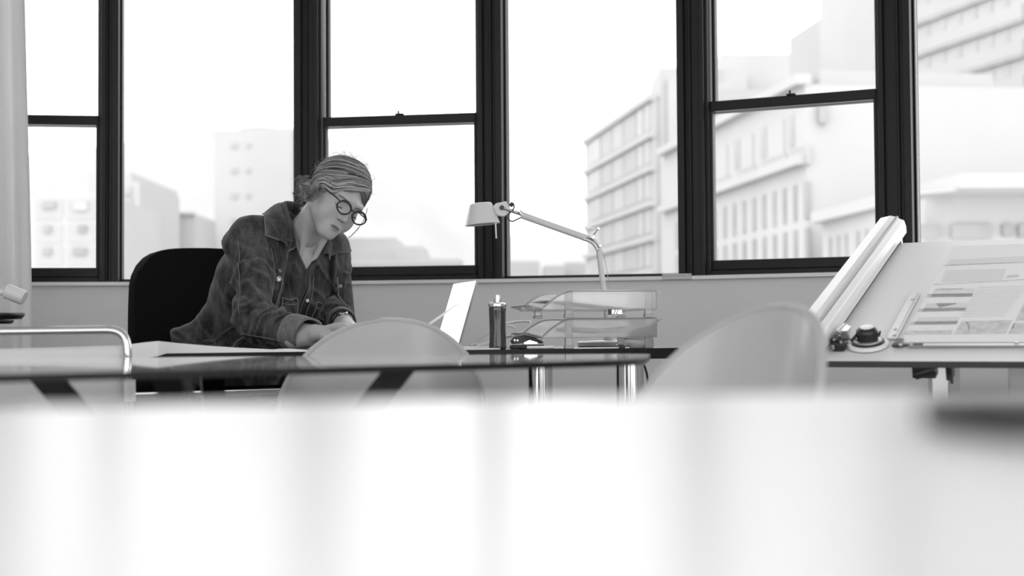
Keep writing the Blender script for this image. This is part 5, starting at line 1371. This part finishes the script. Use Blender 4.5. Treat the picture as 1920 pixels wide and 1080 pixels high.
# brows and lashes
face_front = lambda x, z, off: march(hp(x, .16, z), -hf, lambda Q: head_sdf(loc(Q, HM)) * HS, L=.14, off=off)
for s_ in (-1, 1):
    m = MB()
    for k in range(70):
        t = k / 69; x = s_ * (.013 + .036 * t); z = .0135 + .0055 * sin(t * 2.5) + rng.uniform(-.0018, .0018) * (1 - .5 * t)
        m.tube([face_front(x + s_ * dx, z + dz_, .0004) for dx, dz_ in ((0, 0), (.0025, .0010), (.0055, .0012))], [.00035, .0004, .0001], 4)
    m.build('eyebrow', M['brow'], body, smooth=180)
    m = MB(); ln_ = [face_front(s_ * (.019 + .027 * t), -.0075 - .0045 * sin(pi * t), .0002) for t in np.linspace(0, 1, 14)]
    m.tube(ln_, [.0003 + .0006 * sin(pi * min(1, t + .12)) for t in np.linspace(0, 1, 14)], 5)
    for t in np.linspace(.1, 1, 16):
        b_ = face_front(s_ * (.019 + .027 * t), -.0075 - .0045 * sin(pi * t), .0002); m.tube([b_, b_ + hf * .004 - hu * .002 + hl * s_ * .0015 * t, b_ + hf * .0065 - hu * .0015 + hl * s_ * .003 * t], [.00035, .0003, .0001], 4)
    m.build('eyelashes', M['lash'], body, smooth=180)

# --- hair: a shaped mass with combed locks over it
def hair_mat():
    m = bpy.data.materials.new('blonde_hair'); m.use_nodes = True; nt = m.node_tree; b = nt.nodes['Principled BSDF']; L = nt.links.new
    at = nt.nodes.new('ShaderNodeAttribute'); at.attribute_name = 'tone'
    cr = nt.nodes.new('ShaderNodeValToRGB'); cr.color_ramp.elements[0].color = (.05, .05, .05, 1); cr.color_ramp.elements[1].color = (.72, .72, .72, 1)
    L(at.outputs['Fac'], cr.inputs[0]); L(cr.outputs[0], b.inputs['Base Color'])
    b.inputs['Roughness'].default_value = .42; b.inputs['Specular IOR Level'].default_value = .5; b.inputs['Anisotropic'].default_value = .4
    tl = nt.nodes.new('ShaderNodeBsdfTranslucent'); ms = nt.nodes.new('ShaderNodeMixShader'); ms.inputs[0].default_value = .32
    L(cr.outputs[0], tl.inputs[0]); L(b.outputs[0], ms.inputs[1]); L(tl.outputs[0], ms.inputs[2]); L(ms.outputs[0], nt.nodes['Material Output'].inputs[0])
    return m
M['hair'] = hair_mat()
def hair_sdf(Q):
    x, y, z = Q
    d = ell(Q, (0, -.024, .046), (.083, .103, .091))
    d = smin(d, ell(Q, (0, -.108, -.030), (.042, .026, .034)), .03)
    d = smin(d, ell(Q, (.0, -.078, -.040), (.058, .034, .038)), .03)
    zs = np.interp(y, [-.2, -.07, -.035, -.012, .010, .035, .060, .082, .10], [-.12, -.10, -.070, -.050, -.026, -.004, .000, .020, .058])
    zl_ = np.interp(y, [-.2, -.07, -.04, -.01, .02, .05, .08, .10], [-.12, -.10, -.07, -.03, .015, .045, .070, .078])
    t1 = np.clip((-x - .004) / .050, 0, 1); t2 = np.clip((x - .030) / .03, 0, 1)
    zl = .080 * (1 - t1) * (1 - t2) + zs * t1 + zl_ * t2
    zl = np.where(np.abs(x) < .055, np.where(y < -.03, -.14, zl), zl)
    d = smax(d, zl - z, .008)
    g = NF(x * 30 + z * 60, y * 18, z * 70 - x * 25) - .5
    return d - .004 * g
v, f = nets(hair_sdf, (-.12, -.18, -.13), (.12, .12, .16), .0034)
vw = v @ Rm.T + npv(HC)
HV, HF, HT_ = [vw], [f], [np.full(len(vw), .30)]; hoff = len(vw)
CC = np.array((0, -.022, .042)); RR = np.array((.076, .096, .085))
def on_scalp(d, off):
    d = np.array(d, float); d /= np.linalg.norm(d); r = 1 / sqrt(((d / (RR + off)) ** 2).sum()); return CC + d * r
def add_strand(pts, r, tone, n=5):
    global hoff
    pts = np.array(pts); m_ = len(pts); T = np.gradient(pts, axis=0); T /= np.linalg.norm(T, axis=1)[:, None] + 1e-9
    ref = pts - CC; ref -= T * (ref * T).sum(1)[:, None]; ref /= np.linalg.norm(ref, axis=1)[:, None] + 1e-9; bi = np.cross(T, ref)
    t = np.linspace(0, 1, m_); rr = r * np.minimum(1, np.minimum(t * 8 + .35, (1 - t) * 5 + .08)); vs = []
    for k in range(n):
        a = 2 * pi * k / n; vs.append(pts + (bi * cos(a) * 1.5 + ref * sin(a) * .8) * rr[:, None])
    vs = np.stack(vs, 1).reshape(-1, 3); fs = [(i * n + k, i * n + (k + 1) % n, (i + 1) * n + (k + 1) % n, (i + 1) * n + k) for i in range(m_ - 1) for k in range(n)]
    HV.append(vs @ Rm.T + npv(HC)); HF.append(np.array(fs) + hoff); HT_.append(np.full(len(vs), tone)); hoff += len(vs)
def bez_np(p, n):
    p = np.array(p, float); t = np.linspace(0, 1, n)[:, None]
    return p[0] * (1 - t) ** 3 + 3 * p[1] * t * (1 - t) ** 2 + 3 * p[2] * t * t * (1 - t) + p[3] * t ** 3
def tone(): return float(np.clip(rng.beta(1.5, 2.0), .03, 1))
NAPE = np.array((-.012, -.125, -.045))
K0 = np.array([(.040, .000, .124), (-.020, -.025, .130), (-.045, -.072, .100), (-.045, -.105, .055), (-.030, -.120, .0), (-.012, -.132, -.05)])
K1 = np.array([(.048, .050, .112), (-.030, .058, .106), (-.068, .018, .078), (-.080, -.030, .045), (-.065, -.085, .0), (-.030, -.130, -.05)])
K2 = np.array([(.046, .080, .094), (-.040, .093, .056), (-.073, .068, .010), (-.087, .016, .006), (-.086, -.035, -.036), (-.050, -.110, -.066)])
def cr_np(Kp, n):
    c = np.array([tuple(v_) for v_ in crom([Vector(k_) for k_ in Kp], n)]); return c
def head_lock(lat, sgn, n_str, spread, base_tone, lift):
    Kp = (K0 * (1 - 2 * lat) + K1 * 2 * lat) if lat < .5 else (K1 * (2 - 2 * lat) + K2 * (2 * lat - 1))
    c = cr_np(Kp, 6); ph = rng.uniform(0, 6.28); am = rng.uniform(.001, .0045); ph2 = rng.uniform(0, 6.28)
    for i in range(n_str):
        pts = []; dl_ = rng.normal(0, spread, 3); r1 = rng.uniform(0, 6.28); off = lift + .004 * max(0, lat - .8) * 5 + abs(rng.normal(0, .0018)); cut = rng.uniform(.86, 1.0)
        m_ = int(len(c) * cut)
        for k in range(m_):
            t = k / (len(c) - 1); p = c[k] + dl_ * (.45 + .75 * t) + np.array((0, .55, .8)) * am * 1.5 * sin(t * 7.0 + ph) + np.array((0, .3, .6)) * .0008 * sin(t * 17 + r1)
            q = on_scalp(p * (np.array((sgn, 1, 1))) * np.array((1, 1, 1)) - CC * np.array((1, 1, 1)), off + .0035 * sin(pi * t) + .0015 * sin(t * 11 + ph2))
            if t > .70:
                w = (t - .70) / .30; w = w * w * (3 - 2 * w); e_ = p * np.array((sgn, 1, 1)); q = q * (1 - w) + (e_ + np.array((0, -.004, 0))) * w
            pts.append(q)
        add_strand(pts, rng.uniform(.0004, .0009), float(np.clip(base_tone + rng.normal(0, .20), .0, 1)), 4)
for sgn, nl, ns in ((1, 90, 20), (-1, 40, 12)):
    for i in range(nl):
        lat = (i + 2.5 * rng.random()) / nl; head_lock(min(lat, 1.04), sgn, ns, .0042, tone() * .9, .0035 + .003 * rng.random())
# pale lock over the temple, and pale strands through the top
for i in range(6): head_lock(1.0 + .01 * i, 1, 14, .0018, .80, .0075)
for lat in (.30, .46, .62, .80, .90): head_lock(lat, 1, 9, .0013, .92, .0085)
# loose strands breaking the hairline over the forehead, temple and ear
for i in range(95):
    q0 = np.array((.030 - .05 * rng.random(), .090, .100 - .02 * rng.random())); sg = rng.uniform(.0, 1.0) ** 1.6
    q1 = np.array((-.040 - .01 * rng.random(), .097, .058 - .022 * sg)); q2 = np.array((-.080, .060, .006 - .020 * sg)); q3 = np.array((-.088, -.005 + .02 * rng.random(), .004 - .034 * sg))
    c = bez_np([q0, q1, q2, q3], 24); ph = rng.uniform(0, 6)
    add_strand([on_scalp(p - CC, .006 + .004 * sg + .002 * sin(k * .5 + ph)) + np.array((0, .3, .8)) * .0022 * sin(k * .42 + ph) for k, p in enumerate(c)], rng.uniform(.0003, .0007), float(np.clip(tone() + .15, 0, 1)), 4)
for i in range(60):      # strands crossing diagonally over the crown
    a_ = np.array((.040 - .02 * rng.random(), .06 - .08 * rng.random(), .12)); b_ = np.array((-.02 - .03 * rng.random(), .05 - .06 * rng.random(), .115)); c_ = np.array((-.075, .03 - .06 * rng.random(), .06)); e_ = np.array((-.085, -.02 - .05 * rng.random(), .01 - .03 * rng.random()))
    ph = rng.uniform(0, 6); add_strand([on_scalp(p - CC, .0085 + .0025 * sin(k * .3 + ph)) for k, p in enumerate(bez_np([a_, b_, c_, e_], 22))], rng.uniform(.0003, .0007), float(np.clip(tone() + .25, 0, 1)), 4)
# far side of the fringe
for i in range(90):
    s0 = np.array((.020 + .012 * rng.random(), .070 + .014 * rng.random(), .106)); k1 = np.array((.045, .096, .094)); k2 = np.array((.072, .078, .062)); e = np.array((.084, .025 + .02 * rng.random(), .020 - .03 * rng.random()))
    add_strand([on_scalp(p - CC, .004 + .006 * rng.random() * 0 + .004) + rng.normal(0, .0003, 3) for p in bez_np([s0, k1 + rng.normal(0, .003, 3), k2, e], 18)], rng.uniform(.0005, .0012), tone(), 4)
# wavy locks gathered at the nape and tucked behind the ear
for i in range(130):
    if i < 84: c0 = np.array((-.030, -.098, -.034)) + np.array((rng.uniform(-.040, .05), rng.uniform(-.034, .046), rng.uniform(-.036, .046)))
    else: c0 = np.array((-.086 + rng.uniform(-.005, .006), rng.uniform(-.070, .012), -.022 + rng.uniform(-.026, .016)))
    a0 = rng.uniform(0, 6.28); R0 = rng.uniform(.010, .026); tl = rng.uniform(1.0, 2.6); ax_ = rng.normal(0, 1, 3) * (1.6, .6, .5); ax_ /= np.linalg.norm(ax_); u1 = np.cross(ax_, (0.3, .2, 1)); u1 /= np.linalg.norm(u1); v1 = np.cross(ax_, u1); tn_ = tone()
    dr = np.array((0, -.012, -.016)) * rng.uniform(.2, 1.2)
    for j in range(15):
        o_ = rng.normal(0, .0022, 3); R1 = R0 * rng.uniform(.9, 1.1); a1 = a0 + rng.normal(0, .12)
        pts = [c0 + o_ * (1 + .5 * t) + (u1 * cos(a1 + tl * t) + v1 * sin(a1 + tl * t)) * R1 * (1 - .25 * t) + dr * t * t for t in np.linspace(0, 1, 13)]
        add_strand(pts, rng.uniform(.0003, .0007), float(np.clip(tn_ + rng.normal(.08, .14), .02, 1)), 4)
# loose flyaway hairs
for i in range(90):
    d = np.array((rng.uniform(-.9, .7), rng.uniform(-1.2, .2), rng.uniform(-.1, 1.0))); b0 = on_scalp(d, .008); tn = np.cross(d, rng.normal(0, 1, 3)); tn /= np.linalg.norm(tn) + 1e-6; d = d / np.linalg.norm(d)
    L1 = rng.uniform(.015, .04); add_strand([b0 + tn * L1 * t + d * (.012 * sin(t * 2.6) + .004 * t) for t in np.linspace(0, 1, 9)], .00035, .9, 3)
for i in range(12):      # wisp hanging past the far cheek
    s0 = np.array((.080, .048, .035)); add_strand([p + rng.normal(0, .0006, 3) for p in bez_np([s0, s0 + (.012, .02, -.03), s0 + (.006, .026, -.075), s0 + (-.004 + .006 * rng.random(), .018, -.115)], 16)], .0005, .85, 4)
hw = np_mesh('hair', [(np.concatenate(HV), np.concatenate(HF), 0)], [M['hair']], wo_)
at = hw.data.attributes.new('tone', 'FLOAT', 'POINT'); tv = np.concatenate(HT_).astype(np.float32)
if len(tv) == len(hw.data.vertices): at.data.foreach_set('value', tv)

# --- watch on the left wrist
fr = frame_along(E_L, W_L, (0, 0, 1)); L_ = (W_L - E_L).length
wt = MB(); wt.tube([fr @ Vector((.0285 * cos(a), .0285 * sin(a), L_ * .95)) for a in np.linspace(0, 2 * pi, 28, endpoint=False)], .006, 10, closed=True, flat=.35)
wo2 = wt.build('wrist_watch', M['black_plastic'], wo_, smooth=180)
tpd = fr @ Vector((0, 0, L_ * .95)); upw = (V(0, -.6, 1) - (W_L - E_L).normalized() * V(0, -.6, 1).dot((W_L - E_L).normalized())).normalized(); m = MB(); m.lathe([(0, -.003), (.015, -.003), (.016, .003), (.014, .006), (0, .006)], 28, frame_along(tpd + upw * .028, tpd + upw * .06)); m.build('watch_case', M['chrome'], wo2, smooth=35)
